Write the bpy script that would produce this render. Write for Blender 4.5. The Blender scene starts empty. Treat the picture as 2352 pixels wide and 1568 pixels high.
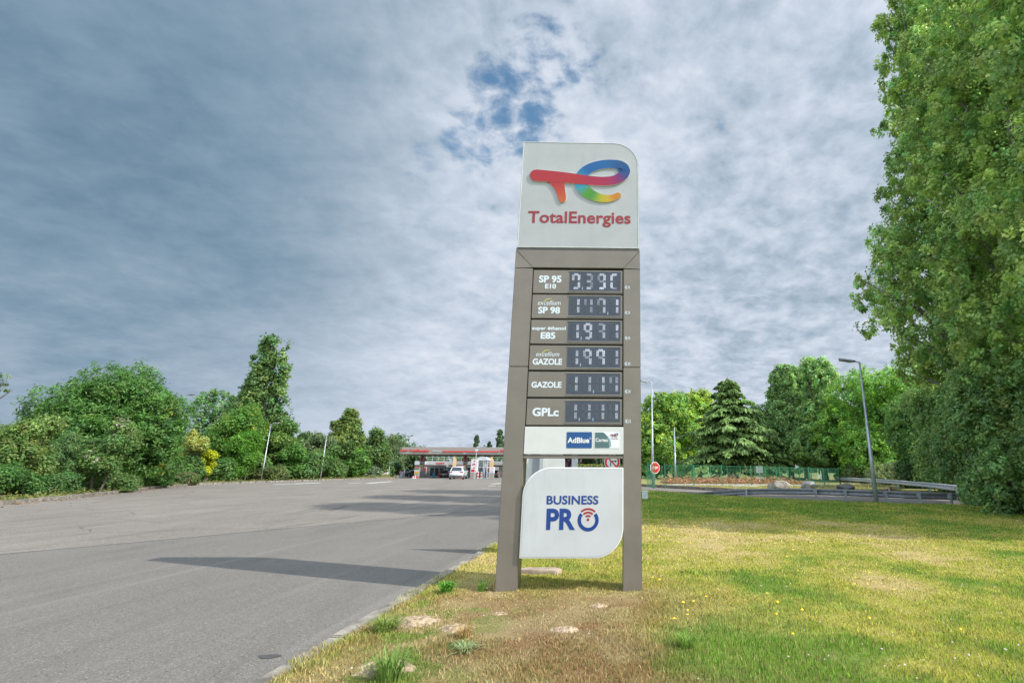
import bpy, bmesh, math, random
import numpy as np
from mathutils import Vector, Matrix
R = math.radians
scene = bpy.context.scene
COL = scene.collection

# ------------------------------------------------------------------ camera
H = 1.55
TH = R(14.47)
FPX, PX, PY = 1120.0, 1430.0, 784.0            # of a 2352 px wide picture
cam_d = bpy.data.cameras.new("camera")
cam = bpy.data.objects.new("camera", cam_d)
COL.objects.link(cam)
cam.location = (0, 0, H)
cam.rotation_euler = (R(90) + TH, R(-0.15), 0)
cam_d.sensor_width = 36
cam_d.lens = FPX / 2352 * 36
cam_d.shift_x = -(PX - 1176) / 2352
cam_d.clip_end = 3000
scene.camera = cam

# ------------------------------------------------------------------ light
SUN_EL = R(43.5)
SAZ = Vector((0.945, -0.325, 0)).normalized()
SUN_DIR = Vector((SAZ.x * math.cos(SUN_EL), SAZ.y * math.cos(SUN_EL), math.sin(SUN_EL)))
sl = bpy.data.lights.new("sun", 'SUN')
sl.energy = 3.4
sl.angle = R(0.6)
sl.color = (1.0, 0.95, 0.86)
sun = bpy.data.objects.new("sun", sl)
COL.objects.link(sun)
sun.rotation_euler = SUN_DIR.to_track_quat('Z', 'Y').to_euler()
sun.location = (20, -20, 40)
scene.view_settings.view_transform = 'Standard'
scene.view_settings.look = 'None'
scene.view_settings.gamma = 1
scene.view_settings.exposure = 0.85

ct, st = math.cos(TH), math.sin(TH)
def ray(u, v):
    x, y = (u - PX) / FPX, (PY - v) / FPX
    return Vector((x, ct - y * st, st + y * ct))
def at(u, v, Y):
    r = ray(u, v)
    return r * (Y / r.y) + Vector((0, 0, H))

# ------------------------------------------------------------------ sky
w = bpy.data.worlds.new("World")
scene.world = w
w.use_nodes = True
NT = w.node_tree
class NB:
    """tiny node-tree helper"""
    def __init__(s, nt): s.nt = nt
    def n(s, t, **k):
        x = s.nt.nodes.new(t)
        for a, b in k.items(): setattr(x, a, b)
        return x
    def put(s, sock, v):
        if isinstance(v, bpy.types.NodeSocket): s.nt.links.new(v, sock)
        elif v is not None:
            try: sock.default_value = v
            except Exception: sock.default_value = (*v, 1)
    def m(s, op, a, b=None, c=None, clamp=False):
        x = s.n('ShaderNodeMath', operation=op, use_clamp=clamp)
        for i, v in enumerate((a, b, c)):
            if v is not None: s.put(x.inputs[i], v)
        return x.outputs[0]
    def vm(s, op, a, b=None, scale=None):
        x = s.n('ShaderNodeVectorMath', operation=op)
        s.put(x.inputs[0], a)
        if b is not None: s.put(x.inputs[1], b)
        if scale is not None: s.put(x.inputs['Scale'], scale)
        return x.outputs['Value'] if op in ('DOT_PRODUCT', 'LENGTH', 'DISTANCE') else x.outputs[0]
    def sm(s, v, a, b, lo=0.0, hi=1.0):
        x = s.n('ShaderNodeMapRange', interpolation_type='SMOOTHSTEP')
        for i, q in enumerate((v, a, b, lo, hi)): s.put(x.inputs[i], q)
        return x.outputs[0]
    def noise(s, vec, scale, detail=4, rough=.5, dist=0.0, lac=2.0):
        x = s.n('ShaderNodeTexNoise')
        if vec is not None: s.put(x.inputs['Vector'], vec)
        x.inputs['Scale'].default_value = scale; x.inputs['Detail'].default_value = detail
        x.inputs['Roughness'].default_value = rough; x.inputs['Distortion'].default_value = dist
        x.inputs['Lacunarity'].default_value = lac
        return x.outputs['Fac']
    def mix(s, f, a, b, blend='MIX'):
        x = s.n('ShaderNodeMix', data_type='RGBA', blend_type=blend)
        s.put(x.inputs[0], f)
        s.put(x.inputs[6], a if isinstance(a, bpy.types.NodeSocket) else (*a[:3], 1))
        s.put(x.inputs[7], b if isinstance(b, bpy.types.NodeSocket) else (*b[:3], 1))
        return x.outputs[2]
    def ramp(s, f, stops):
        x = s.n('ShaderNodeValToRGB')
        while len(x.color_ramp.elements) < len(stops): x.color_ramp.elements.new(.5)
        for e, (p, c) in zip(x.color_ramp.elements, stops):
            e.position = p; e.color = (*c, 1)
        s.put(x.inputs[0], f)
        return x.outputs[0]
    def attr(s, name):
        return s.n('ShaderNodeAttribute', attribute_name=name).outputs['Color']

def build_sky():
    NT.nodes.clear()
    b = NB(NT)
    d = b.n('ShaderNodeTexCoord').outputs['Generated']
    d = b.vm('NORMALIZE', d)
    sep = b.n('ShaderNodeSeparateXYZ'); b.put(sep.inputs[0], d)
    x, y, z = sep.outputs
    zc = b.m('ADD', b.m('MAXIMUM', z, 0.0), 0.16)
    comb = b.n('ShaderNodeCombineXYZ')
    zc = b.m('ADD', zc, .08); b.put(comb.inputs[0], b.m('DIVIDE', x, zc)); b.put(comb.inputs[1], b.m('DIVIDE', y, zc))
    p = comb.outputs[0]
    sky = b.n('ShaderNodeTexSky', sky_type='NISHITA', sun_disc=False)
    sky.sun_elevation = SUN_EL
    sky.sun_rotation = math.atan2(SUN_DIR.x, SUN_DIR.y)
    sky.air_density = 1.0; sky.dust_density = 0.6; sky.ozone_density = 2.0
    def near(u, v, a0, a1):
        q = ray(u, v).normalized()
        return b.sm(b.vm('DOT_PRODUCT', d, tuple(q)), math.cos(R(a0)), math.cos(R(a1)))
    # blue opening
    hole = b.m('MAXIMUM', near(1175, 245, 7, 1), b.m('MULTIPLY', near(1080, 320, 5, .5), 0.85))
    hole = b.m('MAXIMUM', hole, b.m('MULTIPLY', near(1260, 140, 6.5, .5), 0.75))
    hole = b.m('MAXIMUM', hole, b.m('MULTIPLY', near(960, 372, 3.2, .5), 0.55))
    # dark cloud bank
    dark = b.m('MAXIMUM', near(60, 230, 36, 6), b.m('MULTIPLY', near(560, 400, 17, 3), .62))
    dark = b.m('MAXIMUM', dark, b.m('MULTIPLY', near(-300, 330, 28, 6), .7))
    lump = b.noise(p, 7.2, 6, .60, .30)
    fine = b.noise(p, 21, 4, .55, .3)
    big = b.noise(b.vm('ADD', p, (3.1, 7.7, 0)), 1.25, 4, .55, .4)
    streak = b.noise(b.vm('MULTIPLY', p, (0.8, 3.0, 1)), 1.6, 4, .5, .5)
    smooth = b.m('SUBTRACT', 1.0, b.m('MULTIPLY', b.sm(x, -0.12, -0.55), .72))
    dens = b.m('ADD', b.m('MULTIPLY', b.m('SUBTRACT', lump, .5), 1.1), b.m('MULTIPLY', b.m('SUBTRACT', fine, .5), .95))
    dens2 = b.m('ADD', b.m('SUBTRACT', lump, .5), b.m('MULTIPLY', b.m('SUBTRACT', fine, .5), .45))
    cov = b.m('SUBTRACT', b.m('ADD', .52, b.m('MULTIPLY', dens, smooth)), b.m('MULTIPLY', hole, .52))
    alpha = b.sm(cov, -.14, .30)
    br = b.m('ADD', .675, b.m('MULTIPLY', b.m('MULTIPLY', dens2, smooth), 1.05))
    br = b.m('ADD', br, b.m('MULTIPLY', b.m('SUBTRACT', big, .5), .45))
    br = b.m('ADD', br, b.m('MULTIPLY', b.m('SUBTRACT', streak, .5), .22))
    br = b.m('SUBTRACT', br, b.m('MULTIPLY', dark, .45))
    br = b.m('ADD', br, b.m('MULTIPLY', near(1150, 560, 26, 6), .11))
    br = b.m('SUBTRACT', br, b.m('MULTIPLY', b.sm(z, .34, .04), -.07))
    cloud = b.ramp(br, [(0.0, (.075, .150, .225)), (.28, (.19, .275, .36)), (.55, (.338, .412, .497)), (.78, (.475, .535, .625)), (1.0, (.60, .64, .71))])
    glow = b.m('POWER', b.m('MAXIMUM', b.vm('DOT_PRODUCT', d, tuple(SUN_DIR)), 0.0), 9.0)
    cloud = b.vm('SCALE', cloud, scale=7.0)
    fill_gain = b.m('ADD', b.m('ADD', 1.0, b.m('MULTIPLY', glow, 5.0)), b.m('MULTIPLY', b.sm(y, .05, -.6), .35))  # added fill light: unseen clouds near the sun and behind the camera brightened
    fill_gain = b.m('ADD', fill_gain, b.m('MULTIPLY', b.sm(b.vm('DOT_PRODUCT', d, (-.6, -.8, 0)), .05, .6), 1.25))  # more added fill from the unseen sky, left and behind
    fill_gain = b.m('ADD', fill_gain, b.m('MULTIPLY', b.sm(z, .80, .95), 1.1))  # and from the zenith above the view
    cloud = b.vm('SCALE', cloud, scale=fill_gain)
    blue = b.mix(1.0, sky.outputs[0], (.85, 1.05, 1.0), 'MULTIPLY')
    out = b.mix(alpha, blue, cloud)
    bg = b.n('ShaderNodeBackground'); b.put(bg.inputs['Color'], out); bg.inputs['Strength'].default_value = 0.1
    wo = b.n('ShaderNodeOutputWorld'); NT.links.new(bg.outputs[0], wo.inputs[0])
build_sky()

# ------------------------------------------------------------------ materials
MATS = {}
def mat(name, col, rough=.6, metal=0.0, var=.12, scale=6.0, bump=0.0, bscale=40.0, spec=.5, emit=None, coat=0.0, dirt=0.0):
    if name in MATS: return MATS[name]
    m = bpy.data.materials.new(name); m.use_nodes = True
    b = NB(m.node_tree); P = m.node_tree.nodes['Principled BSDF']
    tc = b.n('ShaderNodeTexCoord').outputs['Object']
    f = b.noise(tc, scale, 6, .6)
    lo = tuple(c * (1 - var) for c in col); hi = tuple(min(1, c * (1 + var)) for c in col)
    c = b.mix(b.sm(f, .3, .7), lo, hi)
    if dirt:
        f2 = b.noise(b.vm('MULTIPLY', tc, (6, 6, .7)), 2.0, 6, .7)
        c = b.mix(b.m('MULTIPLY', b.sm(f2, .52, .75), dirt), c, (.16, .14, .11))
    b.put(P.inputs['Base Color'], c)
    b.put(P.inputs['Roughness'], b.m('ADD', rough - .06, b.m('MULTIPLY', f, .12)))
    P.inputs['Metallic'].default_value = metal
    P.inputs['Specular IOR Level'].default_value = spec
    P.inputs['Coat Weight'].default_value = coat
    if bump:
        bn = b.n('ShaderNodeBump'); bn.inputs['Strength'].default_value = bump; bn.inputs['Distance'].default_value = .02
        b.put(bn.inputs['Height'], b.noise(tc, bscale, 5, .65)); b.put(P.inputs['Normal'], bn.outputs[0])
    if emit:
        P.inputs['Emission Color'].default_value = (*col, 1); P.inputs['Emission Strength'].default_value = emit
    MATS[name] = m
    return m
def colmat(name, rough=.45, trans=0.0, spec=.4, emit=0.0):
    """colour from the mesh's own colour attribute"""
    if name in MATS: return MATS[name]
    m = bpy.data.materials.new(name); m.use_nodes = True
    b = NB(m.node_tree); P = m.node_tree.nodes['Principled BSDF']
    c = b.attr('Col')
    b.put(P.inputs['Base Color'], c)
    P.inputs['Roughness'].default_value = rough; P.inputs['Specular IOR Level'].default_value = spec
    if trans:
        t = b.n('ShaderNodeBsdfTranslucent'); b.put(t.inputs['Color'], b.mix(1.0, c, (1.0, 1.06, .78), 'MULTIPLY'))
        mx = b.n('ShaderNodeMixShader'); mx.inputs[0].default_value = trans
        m.node_tree.links.new(P.outputs[0], mx.inputs[1]); m.node_tree.links.new(t.outputs[0], mx.inputs[2])
        m.node_tree.links.new(mx.outputs[0], m.node_tree.nodes['Material Output'].inputs[0])
    if emit:
        b.put(P.inputs['Emission Color'], c); P.inputs['Emission Strength'].default_value = emit
    MATS[name] = m
    return m
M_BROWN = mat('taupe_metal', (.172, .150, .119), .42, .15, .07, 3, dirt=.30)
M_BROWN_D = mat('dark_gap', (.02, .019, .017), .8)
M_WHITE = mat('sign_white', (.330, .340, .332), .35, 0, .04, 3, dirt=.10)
M_WRIM = mat('white_rim', (.66, .66, .63), .4, 0, .03)
M_LETTER = mat('letter_white', (.56, .62, .64), .4, 0, .02)
M_RED = mat('letter_red', (.23, .012, .016), .4, 0, .03)
M_BLUE = mat('letter_blue', (.005, .038, .19), .4, 0, .03)
M_SIGNRED = mat('sign_red', (.45, .018, .014), .4, 0, .03)
M_BLACK = mat('black_paint', (.02, .02, .022), .4)
M_GALV = mat('galvanised', (.36, .40, .43), .45, .55, .15, 8)
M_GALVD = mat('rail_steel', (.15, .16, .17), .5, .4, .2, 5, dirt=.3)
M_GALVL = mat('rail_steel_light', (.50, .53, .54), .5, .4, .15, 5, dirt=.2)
M_LEAF = colmat('leaf', .48, .50, .36)
M_NEEDLE = colmat('needle', .6, .22, .2)
M_GRASS = colmat('grass_blade', .6, .3, .2)
M_PAINTED = colmat('printed_colour', .4, 0, .4)
M_LED = colmat('led', .4, 0, .4, 1.1)
M_BARK = mat('bark', (.11, .09, .07), .9, 0, .35, 9, .6, 25)
M_BARKG = mat('bark_pale', (.22, .21, .18), .9, 0, .3, 9, .5, 25)

# ------------------------------------------------------------------ mesh helpers
def link(o, parent=None):
    COL.objects.link(o)
    if parent is not None: o.parent = parent
    return o
def tag(o, label=None, cat=None, group=None, kind=None):
    if label: o['label'] = label
    if cat: o['category'] = cat
    if group: o['group'] = group
    if kind: o['kind'] = kind
    return o
def empty(name, loc, rz=0.0):
    o = bpy.data.objects.new(name, None)
    o.location = loc; o.rotation_euler = (0, 0, rz)
    o.empty_display_size = .2
    return link(o)
def amesh(name, V, F, m, parent=None, col=None, smooth=False):
    """V (n,3) and F (m,k) arrays -> one mesh object"""
    V = np.asarray(V, np.float32); F = np.asarray(F, np.int32)
    me = bpy.data.meshes.new(name)
    k = F.shape[1]
    me.vertices.add(len(V)); me.vertices.foreach_set('co', V.ravel())
    me.loops.add(F.size); me.loops.foreach_set('vertex_index', F.ravel())
    me.polygons.add(len(F)); me.polygons.foreach_set('loop_start', np.arange(0, F.size, k, dtype=np.int32))
    me.polygons.foreach_set('loop_total', np.full(len(F), k, np.int32))
    if smooth: me.polygons.foreach_set('use_smooth', np.ones(len(F), bool))
    if col is not None:
        a = me.color_attributes.new('Col', 'FLOAT_COLOR', 'POINT')
        c = np.ones((len(V), 4), np.float32); c[:, :3] = col
        a.data.foreach_set('color', c.ravel())
    me.update(calc_edges=True)
    me.materials.append(m)
    return link(bpy.data.objects.new(name, me), parent)

class MB:
    def __init__(s): s.v = []; s.f = []; s.mi = []; s.c = []
    def add(s, vs, fs, mi=0, col=None):
        o = len(s.v); s.v += [tuple(p) for p in vs]
        s.f += [tuple(i + o for i in f) for f in fs]; s.mi += [mi] * len(fs)
        s.c += [col or (1, 1, 1)] * len(vs)
        return s
    def box(s, a, b, mi=0, col=None, M=None):
        (x0, y0, z0), (x1, y1, z1) = a, b
        vs = [Vector(p) for p in ((x0,y0,z0),(x1,y0,z0),(x1,y1,z0),(x0,y1,z0),(x0,y0,z1),(x1,y0,z1),(x1,y1,z1),(x0,y1,z1))]
        if M is not None: vs = [M @ p for p in vs]
        return s.add(vs, [(0,3,2,1),(4,5,6,7),(0,1,5,4),(1,2,6,5),(2,3,7,6),(3,0,4,7)], mi, col)
    def bar(s, p, q, wd, ht=None, mi=0, col=None):
        p, q = Vector(p), Vector(q); d = (q - p); L = d.length
        M = Matrix.Translation(p) @ d.to_track_quat('X', 'Z').to_matrix().to_4x4()
        ht = ht or wd
        return s.box((0, -wd/2, -ht/2), (L, wd/2, ht/2), mi, col, M)
    def tube(s, pts, rs, n=8, mi=0, col=None, cap=True):
        pts = [Vector(p) for p in pts]
        if not hasattr(rs, '__len__'): rs = [rs] * len(pts)
        vs, fs = [], []
        prev = None
        for i, p in enumerate(pts):
            d = (pts[min(i+1, len(pts)-1)] - pts[max(i-1, 0)]).normalized()
            if prev is None:
                a = d.orthogonal().normalized()
            else:
                a = (prev - d * prev.dot(d)).normalized()
            prev = a; c = d.cross(a)
            for k in range(n):
                t = 2*math.pi*k/n
                vs.append(p + (a*math.cos(t) + c*math.sin(t)) * rs[i])
        for i in range(len(pts)-1):
            for k in range(n):
                fs.append((i*n+k, i*n+(k+1)%n, (i+1)*n+(k+1)%n, (i+1)*n+k))
        if cap:
            fs.append(tuple(range(n-1, -1, -1))); fs.append(tuple((len(pts)-1)*n+k for k in range(n)))
        return s.add(vs, fs, mi, col)
    def prism(s, poly, y0, y1, mi=0, side=None, col=None):
        """polygon in x,z (front faces -y at y0), going back to y1"""
        n = len(poly)
        ar = sum(poly[i][0]*poly[(i+1)%n][1]-poly[(i+1)%n][0]*poly[i][1] for i in range(n))
        if ar < 0: poly = poly[::-1]
        vs = [(x, y0, z) for x, z in poly] + [(x, y1, z) for x, z in poly]
        s.add(vs, [tuple(range(n)), tuple(range(2*n-1, n-1, -1))], mi, col)
        o = len(s.v) - 2*n
        s.f += [(o+i, o+n+i, o+n+(i+1)%n, o+(i+1)%n) for i in range(n)]; s.mi += [mi if side is None else side]*n
        return s
    def plan(s, poly, z0, z1, mi=0, col=None):
        """polygon in x,y, extruded up"""
        n = len(poly)
        ar = sum(poly[i][0]*poly[(i+1)%n][1]-poly[(i+1)%n][0]*poly[i][1] for i in range(n))
        if ar < 0: poly = poly[::-1]
        vs = [(x, y, z1) for x, y in poly] + [(x, y, z0) for x, y in poly]
        fs = [tuple(range(n)), tuple(range(2*n-1, n-1, -1))] + [(i, n+i, n+(i+1)%n, (i+1)%n) for i in range(n)]
        return s.add(vs, fs, mi, col)
    def build(s, name, mats, parent=None, smooth=False, bevel=0.0, col=False):
        me = bpy.data.meshes.new(name)
        me.from_pydata(s.v, [], s.f)
        if not isinstance(mats, (list, tuple)): mats = [mats]
        for m in mats: me.materials.append(m)
        me.polygons.foreach_set('material_index', s.mi)
        if smooth: me.polygons.foreach_set('use_smooth', [True]*len(s.f))
        if col:
            a = me.color_attributes.new('Col', 'FLOAT_COLOR', 'POINT')
            a.data.foreach_set('color', np.array([(*c, 1) for c in s.c], np.float32).ravel())
        me.update()
        o = link(bpy.data.objects.new(name, me), parent)
        if bevel:
            bm = bmesh.new(); bm.from_mesh(me)
            bmesh.ops.remove_doubles(bm, verts=bm.verts, dist=1e-5)
            bmesh.ops.bevel(bm, geom=[e for e in bm.edges if len(e.link_faces) == 2 and e.calc_face_angle(0) > .5], offset=bevel, segments=2, affect='EDGES', clamp_overlap=True)
            bm.to_mesh(me); bm.free()
        return o

def kids(o): return [c for c in bpy.data.objects if c.parent == o]
def copy_tree(o, parent=None):
    ks = kids(o)
    c = o.copy(); COL.objects.link(c)
    if parent is not None: c.parent = parent
    for k in ks: copy_tree(k, c)
    return c

_tx = {}
def text_geo(s, bold=0.0, italic=0.0, space=1.0):
    key = (s, bold, italic, space)
    if key in _tx: return _tx[key]
    cu = bpy.data.curves.new('text', 'FONT'); cu.body = s; cu.size = 1; cu.offset = bold; cu.shear = italic
    cu.space_character = space; cu.resolution_u = 4
    o = bpy.data.objects.new('text', cu); COL.objects.link(o)
    dg = bpy.context.evaluated_depsgraph_get()
    me = bpy.data.meshes.new_from_object(o.evaluated_get(dg))
    V = [tuple(v.co) for v in me.vertices]; Fc = [tuple(p.vertices) for p in me.polygons]
    bpy.data.objects.remove(o); bpy.data.curves.remove(cu); bpy.data.meshes.remove(me)
    _tx[key] = (V, Fc); return _tx[key]
def lettering(s, box, y, m, parent, name='lettering', bold=.02, italic=0.0, space=1.0, keep=False, depth=0.0, quad=None):
    """text fitted into box (x0,x1,z0,z1) on a plane that faces -y"""
    V, Fc = text_geo(s, bold, italic, space)
    xs = [v[0] for v in V]; ys = [v[1] for v in V]
    x0, x1, z0, z1 = box; a0, a1, b0, b1 = min(xs), max(xs), min(ys), max(ys)
    mb = MB()
    vs = [(x0 + (v[0]-a0)/(a1-a0)*(x1-x0), y, z0 + (v[1]-b0)/(b1-b0)*(z1-z0)) for v in V]
    mb.add(vs, Fc)
    if depth:
        cnt = {}
        for f in Fc:
            for i in range(len(f)):
                e = (f[i], f[(i+1) % len(f)]); cnt[e] = 1
        rim = [e for e in cnt if (e[1], e[0]) not in cnt]
        n = len(vs); mb.v += [(x, y + depth, z) for x, y, z in vs]; mb.c += [(1,1,1)]*n
        for a, b_ in rim: mb.f.append((a, a+n, b_+n, b_)); mb.mi.append(0)
    return mb.build(name, m, parent)

def spline(P, n=10):
    P = [np.array(p, float) for p in P]; out = []
    for i in range(len(P)-1):
        p0, p1, p2, p3 = P[max(i-1,0)], P[i], P[i+1], P[min(i+2, len(P)-1)]
        for k in range(n):
            t = k/n
            out.append(.5*((2*p1)+(-p0+p2)*t+(2*p0-5*p1+4*p2-p3)*t*t+(-p0+3*p1-3*p2+p3)*t**3))
    out.append(P[-1]); return out
def stroke(mb, P, y0, y1, capa=True, capb=True, n=8, side=1):
    """P: rows (x,z,halfwidth,r,g,b) already smooth; raised ribbon"""
    L, Rr, C = [], [], []
    m = len(P)
    for i in range(m):
        d = P[min(i+1,m-1)][:2] - P[max(i-1,0)][:2]; d = d/np.linalg.norm(d); nn = np.array((-d[1], d[0]))
        L.append(P[i][:2] + nn*P[i][2]); Rr.append(P[i][:2] - nn*P[i][2]); C.append(tuple(P[i][3:6]))
    out, oc = [], []
    def cap(i, sgn):
        d = P[min(i+1,m-1)][:2] - P[max(i-1,0)][:2]; d = d/np.linalg.norm(d)*sgn; nn = np.array((-d[1], d[0]))
        return [P[i][:2] + P[i][2]*(nn*math.cos(t)+d*math.sin(t)) for t in [math.pi*k/n for k in range(1, n)]]
    f = []
    vs = []; cs = []
    for i in range(m): vs += [L[i], Rr[i]]; cs += [C[i], C[i]]
    fs = [(2*i, 2*i+1, 2*i+3, 2*i+2) for i in range(m-1)]
    rim = [(2*i, 2*i+2) for i in range(m-1)] + [(2*i+3, 2*i+1) for i in range(m-1)]
    if capb:
        q = cap(m-1, 1); s0 = len(vs); vs += q; cs += [C[-1]]*len(q)
        ring = [2*m-2] + list(range(s0, s0+len(q))) + [2*m-1]
        fs.append(tuple(ring[::-1])); rim += list(zip(ring, ring[1:]))
    else: rim.append((2*m-2, 2*m-1))
    if capa:
        q = cap(0, -1); s0 = len(vs); vs += q; cs += [C[0]]*len(q)
        ring = [1] + list(range(s0, s0+len(q))) + [0]
        fs.append(tuple(ring[::-1])); rim += list(zip(ring, ring[1:]))
    else: rim.append((1, 0))
    o = len(mb.v); nv = len(vs)
    mb.v += [(p[0], y0, p[1]) for p in vs] + [(p[0], y1, p[1]) for p in vs]
    mb.c += cs + cs
    mb.f += [tuple(i+o for i in x) for x in fs]; mb.mi += [0]*len(fs)
    mb.f += [(a+o, a+o+nv, b+o+nv, b+o) for a, b in rim]; mb.mi += [side]*len(rim)

def vnoise(x, y, seed=0):
    xi = np.floor(x).astype(np.int64); yi = np.floor(y).astype(np.int64)
    fx, fy = x-xi, y-yi; fx = fx*fx*(3-2*fx); fy = fy*fy*(3-2*fy)
    def h(a, b):
        n = (a*374761393 + b*668265263 + seed*982451653) & 0x7fffffff
        n = ((n ^ (n >> 13))*1274126177) & 0x7fffffff
        return ((n ^ (n >> 16)) & 0xffff)/65535.0
    return (h(xi,yi)*(1-fx)+h(xi+1,yi)*fx)*(1-fy)+(h(xi,yi+1)*(1-fx)+h(xi+1,yi+1)*fx)*fy
def fbm(x, y, seed=0, o=4):
    s = 0; a = .5; t = 0
    for k in range(o):
        s = s + a*vnoise(x*2**k, y*2**k, seed+k); t += a; a *= .55
    return s/t
def sst(v, a, b):
    t = np.clip((v-a)/(b-a), 0, 1); return t*t*(3-2*t)
def gz(Y):
    t = min(1, max(0, (Y-60)/40)); return -.6*t*t*(3-2*t)

# ================================================================== SETTING: ground, roads
def asphalt(name, c0, c1, grain, tint, crack):
    m = bpy.data.materials.new(name); m.use_nodes = True
    b = NB(m.node_tree); P = m.node_tree.nodes['Principled BSDF']
    tc = b.n('ShaderNodeTexCoord').outputs['Object']
    g1 = b.noise(tc, grain, 3, .7)
    v = b.n('ShaderNodeTexVoronoi'); b.put(v.inputs['Vector'], tc); v.inputs['Scale'].default_value = grain*.55
    patch = b.noise(tc, .35, 5, .6, .4)
    streaks = b.noise(b.vm('MULTIPLY', tc, (1.6, .28, 1)), .9, 5, .65, .3)
    c = b.mix(b.sm(g1, .30, .72), c0, c1)
    vs = b.n('ShaderNodeSeparateColor'); b.put(vs.inputs[0], v.outputs['Color'])
    c = b.mix(b.m('MULTIPLY', b.sm(vs.outputs[0], .86, .98), .5), c, tuple(min(1, q*1.7) for q in c1))
    c = b.mix(b.m('MULTIPLY', b.sm(vs.outputs[1], .80, .97), .6), c, tuple(q*.4 for q in c0))
    c = b.mix(b.m('MULTIPLY', b.sm(patch, .42, .68), .35), c, tint)
    c = b.mix(b.m('MULTIPLY', b.sm(streaks, .48, .72), .42 if crack else .25), c, tuple(q*.72 for q in c0))
    oil = b.noise(tc, 1.1, 4, .6, .6)
    c = b.mix(b.m('MULTIPLY', b.sm(oil, .66, .74), .30), c, tuple(q*.55 for q in c0))
    trk = b.noise(b.vm('MULTIPLY', tc, (2.2, .07, 1)), 1.0, 3, .5)
    c = b.mix(b.m('MULTIPLY', b.sm(trk, .56, .70), .22), c, tuple(q*1.35 for q in c1))
    if crack:
        w2 = b.vm('ADD', tc, b.vm('SCALE', b.n('ShaderNodeTexNoise').outputs['Color'], scale=.4))
        vc = b.n('ShaderNodeTexVoronoi', feature='DISTANCE_TO_EDGE'); b.put(vc.inputs['Vector'], w2); vc.inputs['Scale'].default_value = .32
        k = b.m('MULTIPLY', b.sm(vc.outputs['Distance'], .012, .002), b.sm(b.noise(tc, .5, 3), .40, .55))
        c = b.mix(b.m('MULTIPLY', k, .5), c, tuple(q*.35 for q in c0))
    b.put(P.inputs['Base Color'], c); P.inputs['Roughness'].default_value = .88; P.inputs['Specular IOR Level'].default_value = .3
    bn = b.n('ShaderNodeBump'); bn.inputs['Strength'].default_value = .45; bn.inputs['Distance'].default_value = .010
    b.put(bn.inputs['Height'], g1); b.put(P.inputs['Normal'], bn.outputs[0])
    return m
M_OLD = asphalt('asphalt_old', (.105, .093, .080), (.215, .193, .168), 80, (.225, .203, .176), True)
M_NEW = asphalt('asphalt_new', (.088, .080, .070), (.180, .167, .150), 170, (.170, .159, .144), False)
M_SOIL = mat('soil', (.20, .14, .085), .95, 0, .35, 2.5, .5, 20)
M_PARK = mat('park_grass', (.11, .16, .04), .95, 0, .5, .35, .5, 9)
M_KERB = mat('kerb_concrete', (.20, .18, .15), .9, 0, .5, 4, .9, 30, dirt=.9)
M_KERBD = mat('kerb_weathered', (.17, .14, .11), .9, 0, .3, 3, .5, 30, dirt=.6)
M_GRAVEL = mat('gravel', (.34, .32, .29), .95, 0, .5, 14, .8, 30)
M_PAINT = mat('road_paint', (.62, .62, .58), .8, 0, .25, 5)

def sheet(name, x0, x1, ys, nx, m, dz=0.0, dyn=True):
    xs = np.linspace(x0, x1, nx); V = []
    for y in ys:
        for x in xs: V.append((x, y, (gz(y) if dyn else 0)+dz))
    ny = len(ys)
    F = [(j*nx+i, j*nx+i+1, (j+1)*nx+i+1, (j+1)*nx+i) for j in range(ny-1) for i in range(nx-1)]
    return amesh(name, V, F, m)
YS = list(np.linspace(-14, 60, 20)) + list(np.linspace(62, 104, 22)) + [120, 150]
tag(sheet('road', -62, 62, YS, 12, M_OLD), kind='structure')
g = sheet('ground', -1500, 1500, [-1500, 0, 1500], 3, M_PARK, -.72, False); tag(g, kind='structure')

# newer asphalt: a sheet 4 mm above
poly = [(-34, -13.5), (-2.72, -13.5), (-2.72, 22), (-3.4, 21.0), (-4.6, 19.5), (-6.6, 16.5), (-8.8, 13.2), (-10.0, 11.2), (-11.2, 9.5), (-16, 4.4)]
o = MB().add([(x, y, .004) for x, y in poly], [tuple(range(len(poly)))]).build('resurfaced_road', M_NEW); tag(o, kind='structure')
seam = poly[2:]
mb = MB()
for a, b_ in zip(seam, seam[1:]):
    d = Vector((b_[0]-a[0], b_[1]-a[1], 0)).normalized(); n_ = Vector((-d.y, d.x, 0))*.026
    mb.add([Vector((*a,.008))-n_, Vector((*b_,.008))-n_, Vector((*b_,.008))+n_, Vector((*a,.008))+n_], [(0,1,2,3)])
tag(mb.build('road_seam', mat('tar', (.05,.05,.05), .8)), kind='structure')
mk = MB()
for (u0, v0, u1, v1, wd) in ((630, 1114.5, 668, 1113.2, .22), (672, 1113, 735, 1110.2, .24), (800, 1111, 830, 1110.3, .2), (845, 1110.8, 862, 1109.6, .3), (862, 1109.6, 900, 1106.6, .22),
                       (1440*.784, 1112, 1470*.784, 1110.5, .22), (1430*.784, 1116, 1452*.784, 1116, .2)):
    def gp(u, v):
        r = ray(u, v); t = (0-H)/r.z; return Vector((r.x*t, r.y*t, .006))
    a, b_ = gp(u0, v0), gp(u1, v1); d = (b_-a).normalized(); n_ = Vector((-d.y, d.x, 0))*wd
    a.z = gz(a.y)+.006; b_.z = gz(b_.y)+.006
    mk.add([a-n_, b_-n_, b_+n_, a+n_], [(0,1,2,3)])
tag(mk.build('road_markings', M_PAINT), kind='structure')

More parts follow.
